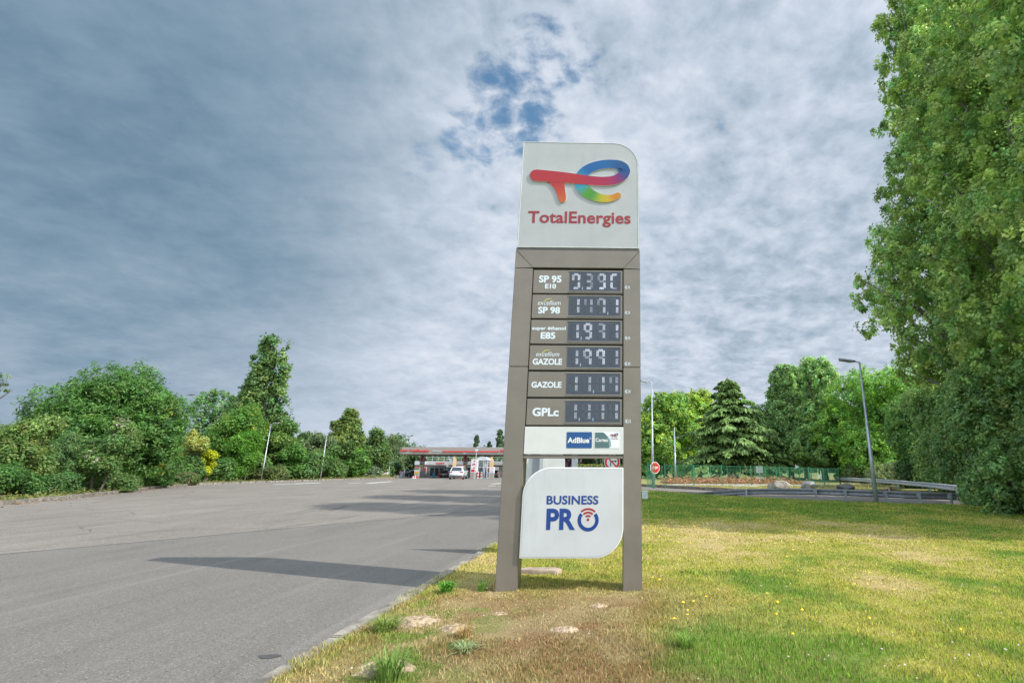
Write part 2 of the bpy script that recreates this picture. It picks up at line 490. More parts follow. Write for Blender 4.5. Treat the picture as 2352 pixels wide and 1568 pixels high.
# ---- lawn
RAIL = [(4.3, 31.0), (6.81, 28.05), (9.3, 25.0), (10.6, 24.2), (11.9, 23.2), (13.1, 22.7), (14.6, 22.4), (20, 22.0)]
def lawn_x(Y):
    xl = -2.52
    if Y > 31: t = (Y-31)/4.6; xl = -2.52 + 4.0*(1-math.sqrt(max(0, 1-min(1, t)**2)))
    if Y < 21.6: xr = 42
    else:
        pts = [(1.5, 35.6), (3.0, 33.0)] + RAIL
        xr = np.interp(-Y, [-p[1] for p in pts], [p[0] for p in pts]) - .25
    return xl, max(xr, xl+.05)
DIRT = [(958,1413,.29),(1050,1428,.21),(1297,1428,.17),(884,1516,.25),(1150,1395,.10),(960,1564,.19),(1375,1378,.13)]
def gpt(u, v, z=.1):
    r = ray(u, v); t = (z-H)/r.z; return (r.x*t, r.y*t)
DIRT = [(*gpt(u, v), r) for u, v, r in DIRT]
def lawn_z(x, y):
    return .035 + .04*(fbm(x*.35, y*.35, 5)-.5)*np.clip((x+2.5), 0, 1) + .025*(fbm(x*2.1, y*2.1, 9)-.5)
def dryness(x, y):
    """0 lush .. 1 straw"""
    n = fbm(x*.55+7, y*.42, 21, 5); n2 = fbm(x*2.3, y*2.3, 33, 4)
    d = .46 + 1.7*(n-.5) + 1.0*(n2-.5)
    d = d + .55*np.exp(-((x+.45)/1.0)**2 - ((y-4.9)/1.5)**2)       # worn patch before the pylon
    d = d + .30*np.exp(-((x+2.2)/.7)**2 - ((y-7.5)/3.5)**2)
    d = d - .65*np.exp(-((x-.95)/.75)**2 - ((y-4.7)/.9)**2) - .45*np.exp(-((x+1.75)/.45)**2 - ((y-4.7)/.8)**2)
    d = d + .30*np.exp(-((x-1.5)/2.0)**2 - ((y-13.0)/2.2)**2) + .25*np.exp(-((x-2.6)/.6)**2-((y-5.0)/.9)**2)
    d = d + .26*np.exp(-((x+1.2)/1.0)**2 - ((y-5.6)/.9)**2) - .38*sst(y, 13.5, 19)
    return np.clip(d, 0, 1)
def lawn_colour(x, y, rng=None):
    d = dryness(x, y)[:, None]
    lush = np.array((.175, .310, .036)); mid = np.array((.44, .43, .075)); straw = np.array((.60, .475, .200))
    c = np.where(d < .5, lush+(mid-lush)*(d*2), mid+(straw-mid)*(d*2-1))
    r = (sst(fbm(x*1.6, y*1.6, 77), .40, .62)*np.exp(-((x+.35)/1.25)**2-((y-4.7)/1.9)**2))[:, None]*.85
    c = c*(1-r)+np.array((.32, .18, .085))*r
    # trampled strip between kerb and pylon: tan and brown with green clumps
    wm = np.exp(-((x+.85)/2.05)**4 - ((y-5.0)/2.0)**4)
    t1 = sst(fbm(x*2.6+3, y*2.6, 91, 4), .40, .60)[:, None]; tan = np.array((.36, .275, .145)); brn = np.array((.27, .165, .082))
    g1 = (sst(fbm(x*2.2+11, y*2.2, 95, 4), .50, .60)*np.clip(.06+1.25*np.exp(-((x+2.0)/.70)**2), 0, 1))[:, None]
    wc = tan+(brn-tan)*t1; wc = wc*(1-g1)+np.array((.12, .22, .035))*g1
    gm = 1-np.exp(-((x-.95)/.75)**2 - ((y-4.7)/.9)**2)
    return c+(wc-c)*(wm*gm*.85)[:, None]
ys = np.concatenate([np.linspace(-9, 1.5, 15), np.linspace(1.7, 9, 170), np.linspace(9.1, 20, 110), np.linspace(20.3, 35.4, 60)])
tx = np.concatenate([np.linspace(0, .16, 150), np.linspace(.165, .5, 90), np.linspace(.52, 1, 20)])
V = np.zeros((len(ys)*len(tx), 3)); k = 0
for y in ys:
    xl, xr = lawn_x(y); xs = xl+(xr-xl)*tx
    V[k:k+len(tx), 0] = xs; V[k:k+len(tx), 1] = y; k += len(tx)
V[:, 2] = lawn_z(V[:, 0], V[:, 1])
for (dx, dy, r) in DIRT:
    V[:, 2] += .05*np.exp(-((V[:,0]-dx)**2+(V[:,1]-dy)**2)/(r*.5)**2)*0
nx = len(tx)
jj, ii = np.meshgrid(np.arange(len(ys)-1), np.arange(nx-1), indexing='ij')
F = np.stack([jj*nx+ii, jj*nx+ii+1, (jj+1)*nx+ii+1, (jj+1)*nx+ii], -1).reshape(-1, 4)
lc = lawn_colour(V[:,0], V[:,1])*.72 + np.array((.12, .085, .045))*.28
def lawn_material():
    m = bpy.data.materials.new('lawn'); m.use_nodes = True
    b = NB(m.node_tree); P = m.node_tree.nodes['Principled BSDF']
    tc = b.n('ShaderNodeTexCoord').outputs['Object']
    f = b.noise(tc, 38, 5, .75); f2 = b.noise(tc, 9, 4, .6)
    c = b.mix(b.m('MULTIPLY', b.sm(f, .35, .7), .55), b.attr('Col'), (.10, .075, .04), 'MIX')
    c = b.mix(b.m('MULTIPLY', b.sm(f2, .5, .7), .3), c, (.30, .25, .12))
    b.put(P.inputs['Base Color'], c); P.inputs['Roughness'].default_value = .95; P.inputs['Specular IOR Level'].default_value = .1
    bn = b.n('ShaderNodeBump'); bn.inputs['Strength'].default_value = .9; bn.inputs['Distance'].default_value = .03
    b.put(bn.inputs['Height'], f); b.put(P.inputs['Normal'], bn.outputs[0])
    return m
M_LAWN = lawn_material()
tag(amesh('lawn_ground', V, F, M_LAWN, col=lc, smooth=True), kind='structure')

# ---- kerbs
def kerb(name, pts, wd, h, m, z0=None, seed=0, label=None):
    rng = random.Random(seed); mb = MB()
    for a, b_ in zip(pts, pts[1:]):
        L = math.hypot(b_[0]-a[0], b_[1]-a[1]); n = max(1, int(L/1.0))
        for i in range(n):
            p = [a[j]+(b_[j]-a[j])*(i/n+.004) for j in (0, 1)]; q = [a[j]+(b_[j]-a[j])*((i+1)/n-.004) for j in (0, 1)]
            zz = gz(p[1])+(z0 or 0); hh = h + rng.uniform(-.012, .012); j_ = rng.uniform(-.012, .012)
            mb.bar((p[0]+j_, p[1], zz+hh/2-.02), (q[0]+j_, q[1], zz+hh/2-.02), wd, hh+.04)
    return tag(mb.build(name, m, bevel=.012), kind='structure')
kerb('kerb', [(-2.60, y) for y in np.arange(-8, 31.1, 1.0)] + [(lawn_x(y)[0]-.06, y) for y in (32, 33, 34, 34.8, 35.4)], .15, .045, M_KERB, seed=3)
kerb('kerb', [(1.4, 35.6), (3.0, 33.2), (4.3, 31.3), (6.5, 28.8)], .14, .07, M_KERBD, seed=4)
LK = [(-26, 8), (-24.6, 15.5), (-25.0, 19.5), (-26.8, 24.2), (-30.6, 31.3), (-34, 37), (-36.4, 43), (-36.2, 50), (-34.2, 58.3), (-33.2, 66.6), (-35.0, 74), (-37.6, 82), (-39.5, 86)]
kerb('kerb', LK, .16, .16, M_KERB, seed=5)
VK = [(-1.6, 50), (-1.2, 46), (1.8, 42.5), (5.3, 37.2), (7.5, 33.6), (10, 31.6), (13, 31.4), (17, 33), (20, 38), (22.5, 50), (20, 70)]
kerb('kerb', VK, .18, .22, M_KERBD, seed=6)

def island(name, poly, h, m, kind='structure'):
    o = MB().plan(poly, min(-.05, h-.5), h, 0).build(name, m); return tag(o, kind=kind)
M_VERGE = mat('verge_grass', (.20, .19, .055), .95, 0, .45, 1.2, .7, 18)
M_LEFTV = mat('verge_soil', (.16, .14, .06), .95, 0, .5, 1.0, .6, 15)
island('verge', [(x-.12, y) for x, y in LK] + [(-140, 86), (-140, 8)], .12, M_LEFTV)
island('verge', [(x+.1, y+.1) for x, y in VK] + [(-1.6, 70)], .19, M_VERGE)
island('verge', [(21.9, 52), (17.9, 27), (16.5, 24.9), (22, 24.2), (60, 24), (60, 90), (30, 90), (26, 70)], .13, M_VERGE)
island('verge', [(-45, 76), (-38.5, 78.5), (-39.0, 87), (-47, 88)], -.19, M_VERGE)
tag(sheet('park_lawn', -3, 120, [70, 80, 90, 100, 140, 200], 6, M_PARK, .25), kind='structure')
# gravel strip and orange-brown dry growth inside the fenced plot
o = MB().add([(x, y, .20) for x, y in ((3.3, 40.4), (9, 39.9), (17.3, 38.6), (17.2, 42), (12, 43.5), (4.5, 43.5))], [(0,1,2,3,4,5)]).build('gravel_strip', M_GRAVEL); tag(o, kind='structure')

# ================================================================== THE PRICE PYLON
SY, SYAW = 6.72, R(1.1)
SO = Vector((-.675, SY, .03))
sign = empty('price_pylon', SO, SYAW)
tag(sign, 'tall taupe fuel price pylon with white logo head, standing on the dry lawn', 'price sign')
_nrm = Vector((math.sin(SYAW), -math.cos(SYAW), 0)); _ux = Vector((math.cos(SYAW), math.sin(SYAW), 0))
def S(u, v):
    """where the sight line meets the pylon's front plane, in the pylon's own x, z"""
    r = ray(u, v); o_ = Vector((0, 0, H))
    t = (SO-o_).dot(_nrm)/r.dot(_nrm); p = o_+r*t-SO
    return (p.dot(_ux), p.z)
def SB(u0, v0, u1, v1):
    a, b_ = S(u0, v1), S(u1, v0); return (a[0], b_[0], a[1], b_[1])
def c1(x, y): return S((1450+x/3.564)*.784, (380+y/3.564)*.784)
def c2(x, y): return S((1450+x/3.016)*.784, (750+y/3.016)*.784)
def c3(x, y): return S((1420+x/2.8)*.784, (1220+y/2.8)*.784)
def box2(c, x0, y0, x1, y1):
    a, b_ = c(x0, y1), c(x1, y0); return (a[0], b_[0], a[1], b_[1])
XL, XR = S(1168, 840)[0], S(1472, 840)[0]          # outer faces
XL, XR = -.926, .926
ZB = S(1330, 575)[1]; ZT = S(1300, 327)[1]
D = .30                                            # depth of the pylon
XI0, XI1 = S(1205, 980)[0], S(1431, 980)[0]
ZR0 = S(1330, 978)[1]; ZR1 = S(1330, 617)[1]
# frame: two legs, header
SEAMZ = S(1190, 842)[1]
for x0, x1 in ((XL, XI0), (XI1, XR)):
    mb = MB(); mb.box((x0, 0, -.15), (x1, D, SEAMZ-.003)); mb.box((x0, 0, SEAMZ+.003), (x1, D, ZR1))
    mb.box((x0+.004, .004, SEAMZ-.01), (x1-.004, D-.004, SEAMZ+.01))
    mb.build('leg', M_BROWN, sign, bevel=.008)
mb = MB()
mb.prism([(XL+.006, ZB-.004), (XI0+.0, ZR1+.012), (XI1, ZR1+.012), (XR-.006, ZB-.004)], -.001, D)
mb.build('header', M_BROWN, sign, bevel=.004)
for xa, xb in ((XL, XI0-.004), (XR, XI1+.004)):
    MB().prism([(xa, ZR1+.003), (xb, ZR1+.012), (xa, ZB-.008)], 0, D).build('header_corner', M_BROWN, sign)
MB().box((XI0+.001, .05, ZR0-.9*0), (XI1-.001, D-.02, ZR1)).build('cabinet', M_BROWN_D, sign)
# logo head
HX0, HX1 = XL+.012, XR-.012
rad = .40
arc = [(HX1-rad+rad*math.cos(t), ZT-rad+rad*math.sin(t)) for t in np.linspace(0, math.pi/2, 18)]
mb = MB(); mb.prism([(HX0, ZB+.03), (HX1, ZB+.03)] + arc + [(HX0, ZT)], .0, D)
head = mb.build('logo_panel', M_WHITE, sign, bevel=.012)
rim = [(HX0+.012, ZB+.045), (HX1-.012, ZB+.045)] + [(HX1-rad+(rad-.012)*math.cos(t), ZT-rad+(rad-.012)*math.sin(t)) for t in np.linspace(0, math.pi/2, 18)] + [(HX0+.012, ZT-.012)]
mb = MB()
for a, b_ in zip(rim, rim[1:]+rim[:1]): mb.bar((a[0], -.002, a[1]), (b_[0], -.002, b_[1]), .006, .006)
mb.build('edge_trim', mat('head_trim', (.62, .64, .62), .4), head)
mb = MB().box((XL+.006, .006, ZB-.002), (XR-.006, D-.004, ZB+.03)); mb.build('ledge', mat('ledge', (.075, .065, .052), .5), sign)

RED1, RED2, PUR, BLU1, BLU2, AZU, TEA, GRN, YGR, YEL, ORA = (.300,.014,.017),(.27,.010,.038),(.060,.026,.125),(.003,.055,.17),(.002,.078,.23),(.004,.14,.28),(.025,.21,.26),(.055,.205,.024),(.27,.28,.008),(.40,.265,.010),(.39,.155,.006)
def logo(parent, mp, y, t, name='emblem', flat=False):
    sc = (mp(1400, 500)[0]-mp(400, 500)[0])/1000
    def row(x, yy, wpx, c): p = mp(x, yy); return (p[0], p[1], wpx*sc, *c)
    mb = MB()
    e = [row(1290,462,56,BLU1),row(1343,430,54,BLU1),row(1330,395,53,BLU1),row(1270,370,52,BLU1),row(1160,366,51,BLU2),row(1050,385,52,BLU2),row(960,425,56,BLU2),row(905,480,60,AZU),row(893,545,63,AZU),
         row(905,605,64,TEA),row(950,655,62,GRN),row(1020,695,54,GRN),row(1090,718,47,YGR),row(1170,724,41,YEL),row(1235,712,36,ORA),row(1277,692,33,ORA)]
    stroke(mb, spline(e, 7), y, y+t, capa=False)
    bar_ = [row(425,486,68,RED1),row(520,492,66,RED1),row(680,505,62,RED1),row(840,522,58,RED1),row(1000,540,53,RED2),row(1120,546,51,RED2),row(1220,538,52,(.23,.010,.066)),row(1288,514,54,(.135,.015,.095)),row(1336,476,54,(.028,.036,.155)),row(1350,440,54,(.004,.053,.17)),row(1343,422,54,BLU1)]
    stroke(mb, spline(bar_, 7), y-.004, y+t, capb=False)
    stem = [row(640,540,78,RED1),row(660,590,60,(.32,.024,.016)),row(680,650,48,(.35,.042,.016)),row(692,700,43,(.37,.062,.013)),row(698,730,40,(.39,.075,.013))]
    stroke(mb, spline(stem, 6), y-.002, y+t, capa=False)
    fl = [mp(520,545), mp(700,545), mp(712,600), mp(640,650), mp(605,600), mp(570,568)]
    n0 = len(mb.v); mb.add([(p[0], y-.001, p[1]) for p in fl], [tuple(range(5, -1, -1))], 0, (.31,.017,.017))
    if not flat:
        pass
    return mb.build(name, [M_PAINTED, M_WRIM], parent, col=True)
logo(head, c1, -.017, .017)
lettering('TotalEnergies', box2(c1, 335, 862, 1410, 1012), -.004, M_RED, head, bold=.02, space=1.02, depth=.003)

# price rows
ROWV = [(620, 673.5), (676.5, 731), (734.5, 789.5), (793, 849.5), (853.5, 911.5), (915.5, 976)]
SEG = [
 [(.9,1,1,.8,.1,.75,.15),(.6,.4,.35,.8,.1,.15,.65),(.9,1,1,1,.12,.35,.45),(1,.15,.1,.4,1,1,.25)],
 [(.15,.9,.8,.12,.12,.15,.12),(.2,.6,.4,.1,.15,.35,.12),(.5,.8,.85,.3,.12,.35,.18),(.3,1,.9,.1,.12,.15,.12)],
 [(.12,.8,.85,.1,.08,.12,.1),(.9,.9,.9,.75,.15,.9,.75),(.4,.8,.8,.15,.1,.3,.35),(.12,.95,.6,.1,.1,.15,.1)],
 [(.15,.7,.8,.12,.08,.1,.12),(.9,.8,.85,.15,.2,.6,.5),(1,1,.95,.15,.2,.95,.45),(.12,.7,.6,.1,.1,.12,.1)],
 [(.15,.8,.65,.15,.18,.15,.12),(.15,.6,.65,.12,.15,.2,.15),(.2,.8,.75,.25,.3,.3,.15),(.25,.5,.7,.15,.25,.4,.2)],
 [(.15,.65,.6,.15,.12,.12,.12),(.15,.6,.6,.2,.25,.3,.2),(.15,.6,.65,.15,.25,.3,.15),(.15,.7,.7,.15,.25,.3,.12)]]
DOTS = [(1,0,0,0),(0,0,1,0),(1,0,0,0),(1,0,0,0),(0,1,0,0),(1,1,0,0)]
M_SCREEN = mat('display_screen', (.036, .047, .062), .22, 0, .1, 3)
def digit(mb, x0, z0, w_, h_, lev, rng):
    hw, hh = w_/2, h_/4
    segs = {0: ((.2, 1), (.8, 1), 'h'), 1: ((1, .93), (1, .56), 'v'), 2: ((1, .44), (1, .07), 'v'), 3: ((.2, 0), (.8, 0), 'h'), 4: ((0, .44), (0, .07), 'v'), 5: ((0, .93), (0, .56), 'v'), 6: ((.2, .5), (.8, .5), 'h')}
    for k, (a, b_, o_) in segs.items():
        L = lev[k]; n = 7 if o_ == 'h' else 9
        for i in range(n):
            t = (i+.5)/n
            for j in (-1, 0, 1):
                x = x0+(a[0]+(b_[0]-a[0])*t)*w_; z = z0+(a[1]+(b_[1]-a[1])*t)*h_
                if o_ == 'h': z += j*.0125 - (.012 if k == 0 else -.012 if k == 3 else 0)
                else:
                    x += j*.0125 + (-.012 if a[0] == 1 else .012)
                    if i == 0 and k in (1, 5): z -= .0
                q = (.35+.65*L)*rng.uniform(.75, 1.1) if L > .3 else L*rng.uniform(.7, 1.2)
                s_ = .0042 if L > .3 else .0036
                c = (.05+.62*q*q, .06+.66*q*q, .08+.74*q*q) if L > .3 else (.06+.22*L, .07+.24*L, .085+.27*L)
                c = tuple(v*(.41 if L > .3 else .33) for v in c)
                mb.add([(x-s_, 0, z-s_), (x+s_, 0, z-s_), (x+s_, 0, z+s_), (x-s_, 0, z+s_)], [(0,1,2,3)], 0, c)
rng = random.Random(4)
names = [('SP 95', 'E10'), (None, 'SP 98'), ('super éthanol', 'E85'), (None, 'GAZOLE'), ('GAZOLE', None), ('GPLc', None)]
BX = [ (box2(c2,383,172,584,234), box2(c2,437,245,536,287)), (box2(c2,374,392,577,432), box2(c2,376,448,572,508)), (box2(c2,323,622,622,661), box2(c2,399,672,531,731)),
       (box2(c2,360,845,565,885), box2(c2,328,905,591,960)), (box2(c2,318,1110,586,1163), None), (box2(c2,327,1340,562,1415), None)]
DISP = [(650,140,1102,308),(642,355,1103,527),(637,578,1104,750),(632,806,1104,984),(626,1038,1104,1222),(620,1280,1104,1468)]
EUR = [(1143,263,1187,290),(1143,485,1190,512),(1143,711,1190,738),(1143,936,1192,966),(1144,1181,1194,1211),(1147,1441,1197,1474)]
for i, (v0, v1) in enumerate(ROWV):
    za, zb = S(1330, v1)[1], S(1330, v0)[1]
    row = MB().box((XI0+.012, .012, za), (XI1-.012, .06, zb)).build('price_row', M_BROWN, sign, bevel=.005)
    x0, x1, z0, z1 = box2(c2, *DISP[i]); x1 = S(1424.5, 700)[0]; x0 = S(1307-1.7*i, (v0+v1)/2)[0]
    scr = MB().box((x0, .008, z0), (x1, .02, z1)).build('display', M_SCREEN, row)
    mb = MB(); bw = .012
    for a, b_ in (((x0-bw, 0, z0-bw), (x1+bw, .012, z0-.001)), ((x0-bw, 0, z1+.001), (x1+bw, .012, z1+bw))): mb.box((a[0], .004, a[2]), (b_[0], .012, b_[2]))
    mb.box((x1+.001, .004, z0-.001), (x1+bw, .012, z1+.001))
    mb.build('display_frame', mat('frame_light', (.21, .19, .155), .4, .2), row)
    pw = (x1-x0)/4
    for k in range(4):
        led = MB()
        digit(led, x0+pw*k+pw*.22, z0+(z1-z0)*.11, pw*.58, (z1-z0)*.78, SEG[i][k], rng)
        if k < 3 and DOTS[i][k]:
            dp = MB().add([(x0+pw*(k+.97)+dx, 0, z0+.018+dz) for dx, dz in ((0,0),(.014,0),(.017,.045),(.003,.045))], [(0,1,2,3)], 0, (.09,.13,.19)).build('decimal_point', M_LED, row, col=True); dp.location.y = .0045
        o = led.build('digit', M_LED, row, col=True); o.location.y = .0045
    a, b_ = BX[i]; n1, n2 = names[i]
    if n1: lettering(n1, a, .0095, M_LETTER, row, bold=.035 if i != 2 else .03, depth=.003)
    if n2: lettering(n2, b_, .0095, M_LETTER, row, bold=.035, depth=.003)
    if n1 is None:
        lettering('excellium', a, .0095, M_LETTER, row, bold=.0, italic=.22, depth=.003)
        mb = MB(); xa, xb, z_, zt = a; wv = xb-xa
        P_ = spline([(xa+wv*t, zt+wv*z2, hw, .45, .44, .10) for t, z2, hw in ((.22,-.10,.002),(.32,.0,.005),(.45,.065,.006),(.58,.075,.003),(.66,.05,.001))], 5)
        stroke(mb, P_, .009, .011); mb.build('swoosh', M_PAINTED, row, col=True)
    lettering('€/l', box2(c2, *EUR[i]), -.0015, M_LETTER, sign, name='unit_lettering', bold=.02, space=1.1)
# AdBlue strip
zA0, zA1 = S(1330, 1043)[1], S(1330, 980)[1]
ab = MB().box((XI0+.004, -.004, zA0), (XI1+.006, .08, zA1)).build('service_panel', mat('service_white', (.53, .535, .50), .4, 0, .03), sign, bevel=.004)
def plate(box, y0, y1, r, m, parent, name):
    x0, x1, z0, z1 = box; p = []
    for cx, cz, a0 in ((x1-r, z1-r, 0), (x0+r, z1-r, 90), (x0+r, z0+r, 180), (x1-r, z0+r, 270)):
        p += [(cx+r*math.cos(R(a0+t)), cz+r*math.sin(R(a0+t))) for t in (0, 30, 60, 90)]
    return MB().prism(p, y0, y1).build(name, m, parent)
pb = plate(box2(c3, 669, 127, 880, 259), -.007, -.002, .012, mat('adblue', (.004, .062, .20), .4, 0, .04), ab, 'blue_plate')
lettering('AdBlue', box2(c3, 679, 172, 858, 217), -.009, M_WRIM, pb, bold=.03, depth=.002)
lettering('®', box2(c3, 858, 171, 873, 187), -.009, M_WRIM, pb, bold=.0)
pc = plate(box2(c3, 899, 127, 1105, 259), -.007, -.002, .012, mat('card_white', (.66, .69, .72), .4, 0, .03), ab, 'card_plate')
x0, x1, z0, z1 = box2(c3, 901, 129, 1103, 257)
cv = [(x0+.004, z0+.002), (x0+(x1-x0)*.60, z0+.002)] + [(x0+(x1-x0)*(.30+.30*math.cos(t)), z0+(z1-z0)*(.05+.945*math.sin(t))) for t in np.linspace(.05, math.pi/2, 9)] + [(x0+.004, z1-.001)]
MB().prism(cv, -.009, -.0065).build('green_field', mat('card_green', (.065, .125, .125), .4, 0, .06), pc)
mb = MB()
for k in range(4):
    q = [(x0+(x1-x0)*(.30+(.315+.02*k)*math.cos(t)), z0+(z1-z0)*(.05+(.97+.02*k)*math.sin(t)), .0012, .12, .22, .22) for t in np.linspace(.02, .9-.12*k, 8)]
    stroke(mb, [np.array(p) for p in q], -.0085, -.0068)
mb.build('fine_lines', M_PAINTED, pc, col=True)
lettering('Cartes', box2(c3, 909, 177, 1010, 207), -.011, M_WRIM, pc, bold=.02, depth=.002)
lb = box2(c3, 1030, 134, 1096, 170)
def mini(x, y): return (lb[0]+(x-355)/1045*(lb[1]-lb[0]), lb[3]-(y-315)/455*(lb[3]-lb[2]))
logo(pc, mini, -.011, .002)
lettering('TotalEnergies', box2(c3, 1029, 176, 1096, 186), -.0095, M_RED, pc, bold=.03)
# cross rail under the strip
z0, z1 = S(1330, 1052.5)[1], S(1330, 1044)[1]
mb = MB().box((XI0+.001, .004, z0), (XI1-.001, .14, z0+(z1-z0)*.62)); mb.box((XI0+.001, .03, z0+(z1-z0)*.64), (XI1-.001, .14, z1)); mb.build('cross_rail', M_BROWN, sign, bevel=.003)
# lower panel
PX0, PX1 = S(1196, 1240)[0], S(1432, 1100)[0]
PZ1, PZ0 = S(1330, 1073)[1], S(1330, 1281)[1]
def leafshape(x0, x1, z0, z1, r):
    a = [(x1-r+r*math.cos(t), z0+r+r*math.sin(t)) for t in np.linspace(-math.pi/2, 0, 14)]
    b_ = [(x0+r+r*math.cos(t), z1-r+r*math.sin(t)) for t in np.linspace(math.pi/2, math.pi, 14)]
    return [(x0, z0)] + a + [(x1, z1)] + b_
low = MB().prism(leafshape(PX0, PX1, PZ0, PZ1, .37), -.035, .06).build('lower_panel', M_WRIM, sign, bevel=.006)
e_ = .022
MB().prism(leafshape(PX0+e_, PX1-e_, PZ0+e_, PZ1-e_, .35), -.0375, -.034).build('panel_face', mat('panel_face', (.465, .478, .474), .3, 0, .05, 2, dirt=.14), low)
o_ = leafshape(PX0+e_-.004, PX1-e_+.004, PZ0+e_-.004, PZ1-e_+.004, .353); mb = MB()
for a, b_ in zip(o_, o_[1:]+o_[:1]): mb.bar((a[0], -.0362, a[1]), (b_[0], -.0362, b_[1]), .003, .004)
mb.build('gasket', mat('gasket', (.38, .39, .38), .6), low)
lettering('BUSINESS', box2(c3, 511, 646, 935, 719), -.040, M_BLUE, low, bold=.026, space=1.03, depth=.002)
lettering('PR', box2(c3, 507, 752, 748, 926), -.040, M_BLUE, low, bold=.035, depth=.002)
sc = (c3(900, 850)[0]-c3(800, 850)[0])/100
ox, oz = c3(851, 846)
mb = MB(); stroke(mb, [np.array((ox+72*sc*math.cos(t), oz+72*sc*math.sin(t), 14*sc, .005, .038, .19)) for t in np.linspace(R(140), R(400), 40)], -.040, -.0372, False, False, side=0)
mb.build('ring', M_PAINTED, low, col=True)
mb = MB(); ox2, oz2 = c3(850, 842)
for r_, s0, s1 in ((83, 47, 133), (56, 48, 132), (30, 50, 130)):
    stroke(mb, [np.array((ox2+r_*sc*math.cos(t), oz2+r_*sc*math.sin(t), 7.2*sc, .30, .015, .02)) for t in np.linspace(R(s0), R(s1), 18)], -.040, -.0372, False, False, side=0)
mb.add([(ox2, -.040, oz2)] + [(ox2+11*sc*math.cos(t), -.040, oz2+11*sc*math.sin(t)) for t in np.linspace(0, 2*math.pi, 17)[:-1]], [(0, 1+(k+1)%16, 1+k) for k in range(16)], 0, (.30, .015, .02))
mb.build('signal_waves', M_PAINTED, low, col=True)
# concrete footings just showing at the legs
for x0, x1 in ((XL, XI0), (XI1, XR)):
    MB().box((x0-.03, -.03, -.14), (x1+.03, D+.03, -.045)).build('footing', M_KERB, sign, bevel=.01)

# ================================================================== FOLIAGE
def unit(a): return a/np.maximum(np.linalg.norm(a, axis=1, keepdims=True), 1e-9)
def leaf_quads(rng, C, nb, L, asp, colr, up=.55, droop=0.0, dirs=None, dirw=0.0):
    """one folded-diamond leaf per centre; nb: outward normals; colr (n,3)"""
    n = len(C)
    nn = unit(nb*1.0 + np.array((0, 0, up)) + rng.normal(0, .52, (n, 3)))
    a = rng.normal(0, 1, (n, 3)); a[:, 2] -= droop
    if dirs is not None: a = a*(1-dirw) + dirs*dirw*1.7
    a = unit(a - nn*np.sum(a*nn, 1, keepdims=True)); b = np.cross(nn, a)
    l = (L*rng.uniform(.65, 1.3, n))[:, None]; w_ = l*asp
    V = np.empty((n, 4, 3), np.float32)
    V[:, 0] = C - a*l*.5; V[:, 1] = C + b*w_*.5 + nn*w_*.14 - a*l*.06; V[:, 2] = C + a*l*.5 - np.array((0,0,1))*l*.06; V[:, 3] = C - b*w_*.5 + nn*w_*.14 - a*l*.06
    F = np.arange(n*4, dtype=np.int32).reshape(n, 4)
    return V.reshape(-1, 3), F, np.repeat(colr, 4, axis=0)
def crown_points(rng, blobs, ncl, per, crad, shell=.62, flat=1.0):
    """clumps on blobs; returns leaf centres, outward normals, clump index"""
    B = np.array(blobs, float); area = (B[:,3]*B[:,4]+B[:,4]*B[:,5]+B[:,3]*B[:,5]); pr = area/area.sum()
    idx = rng.choice(len(B), ncl, p=pr); d = unit(rng.normal(0, 1, (ncl, 3)))
    r = rng.uniform(shell, 1.04, ncl)**.8
    P = B[idx, :3] + d*B[idx, 3:6]*r[:, None]
    cs = crad*rng.uniform(.6, 1.4, ncl)
    k = np.repeat(np.arange(ncl), per)
    off = rng.normal(0, 1, (len(k), 3)); off = unit(off)*(rng.uniform(0, 1, (len(k), 1))**.5)
    off[:, 2] *= flat
    return P[k] + off*cs[k][:, None], unit(d[k]*.9 + off*.6), k
FOL = (1.95, 1.95, 2.3)
def tint(rng, k, base, var=.22, hue=.12, alt=None, altp=0.0, leaf=.16):
    n = k.max()+1; base = np.array(base)
    s = rng.normal(1, var, n).clip(.45, 1.7); h = rng.normal(0, hue, n).clip(-.22, .22)
    c = base[None]*s[:, None]*np.stack([1+h, np.ones(n), 1-h*.6], 1)
    if alt is not None:
        q = rng.random(n) < altp; c[q] = np.array(alt)*s[q][:, None]
    c = c[k]*rng.normal(1, leaf, (len(k), 1)).clip(.5, 1.6)
    return np.clip(c*np.array(FOL), .004, .9)
def trunk_mesh(rng, base, top, r, blobs, limbs, m, parent, lean=0.0):
    mb = MB(); base = np.array(base, float); top = np.array(top, float)
    pts = [base + (top-base)*t + np.array((rng.normal(0, .04), rng.normal(0, .04), 0))*r*8*math.sin(t*3) for t in np.linspace(0, 1, 7)]
    mb.tube(pts, [r*1.35, r, r*.85, r*.7, r*.5, r*.3, r*.12], 9)
    B = np.array(blobs)
    for i in range(limbs):
        b_ = B[rng.integers(len(B))]
        e = b_[:3] + unit(rng.normal(0, 1, (1, 3)))[0]*b_[3:6]*.5
        t = np.clip((e[2]-base[2])/(top[2]-base[2])*.75 - .08, .12, .85); s_ = base+(top-base)*t
        mid = s_*.5+e*.5 + np.array((0, 0, .12*np.linalg.norm(e-s_)))
        rr = r*(1-t)*.55+.012
        mb.tube([s_, mid, e], [rr, rr*.6, rr*.15], 5)
    return mb.build('trunk', m, parent, smooth=True)
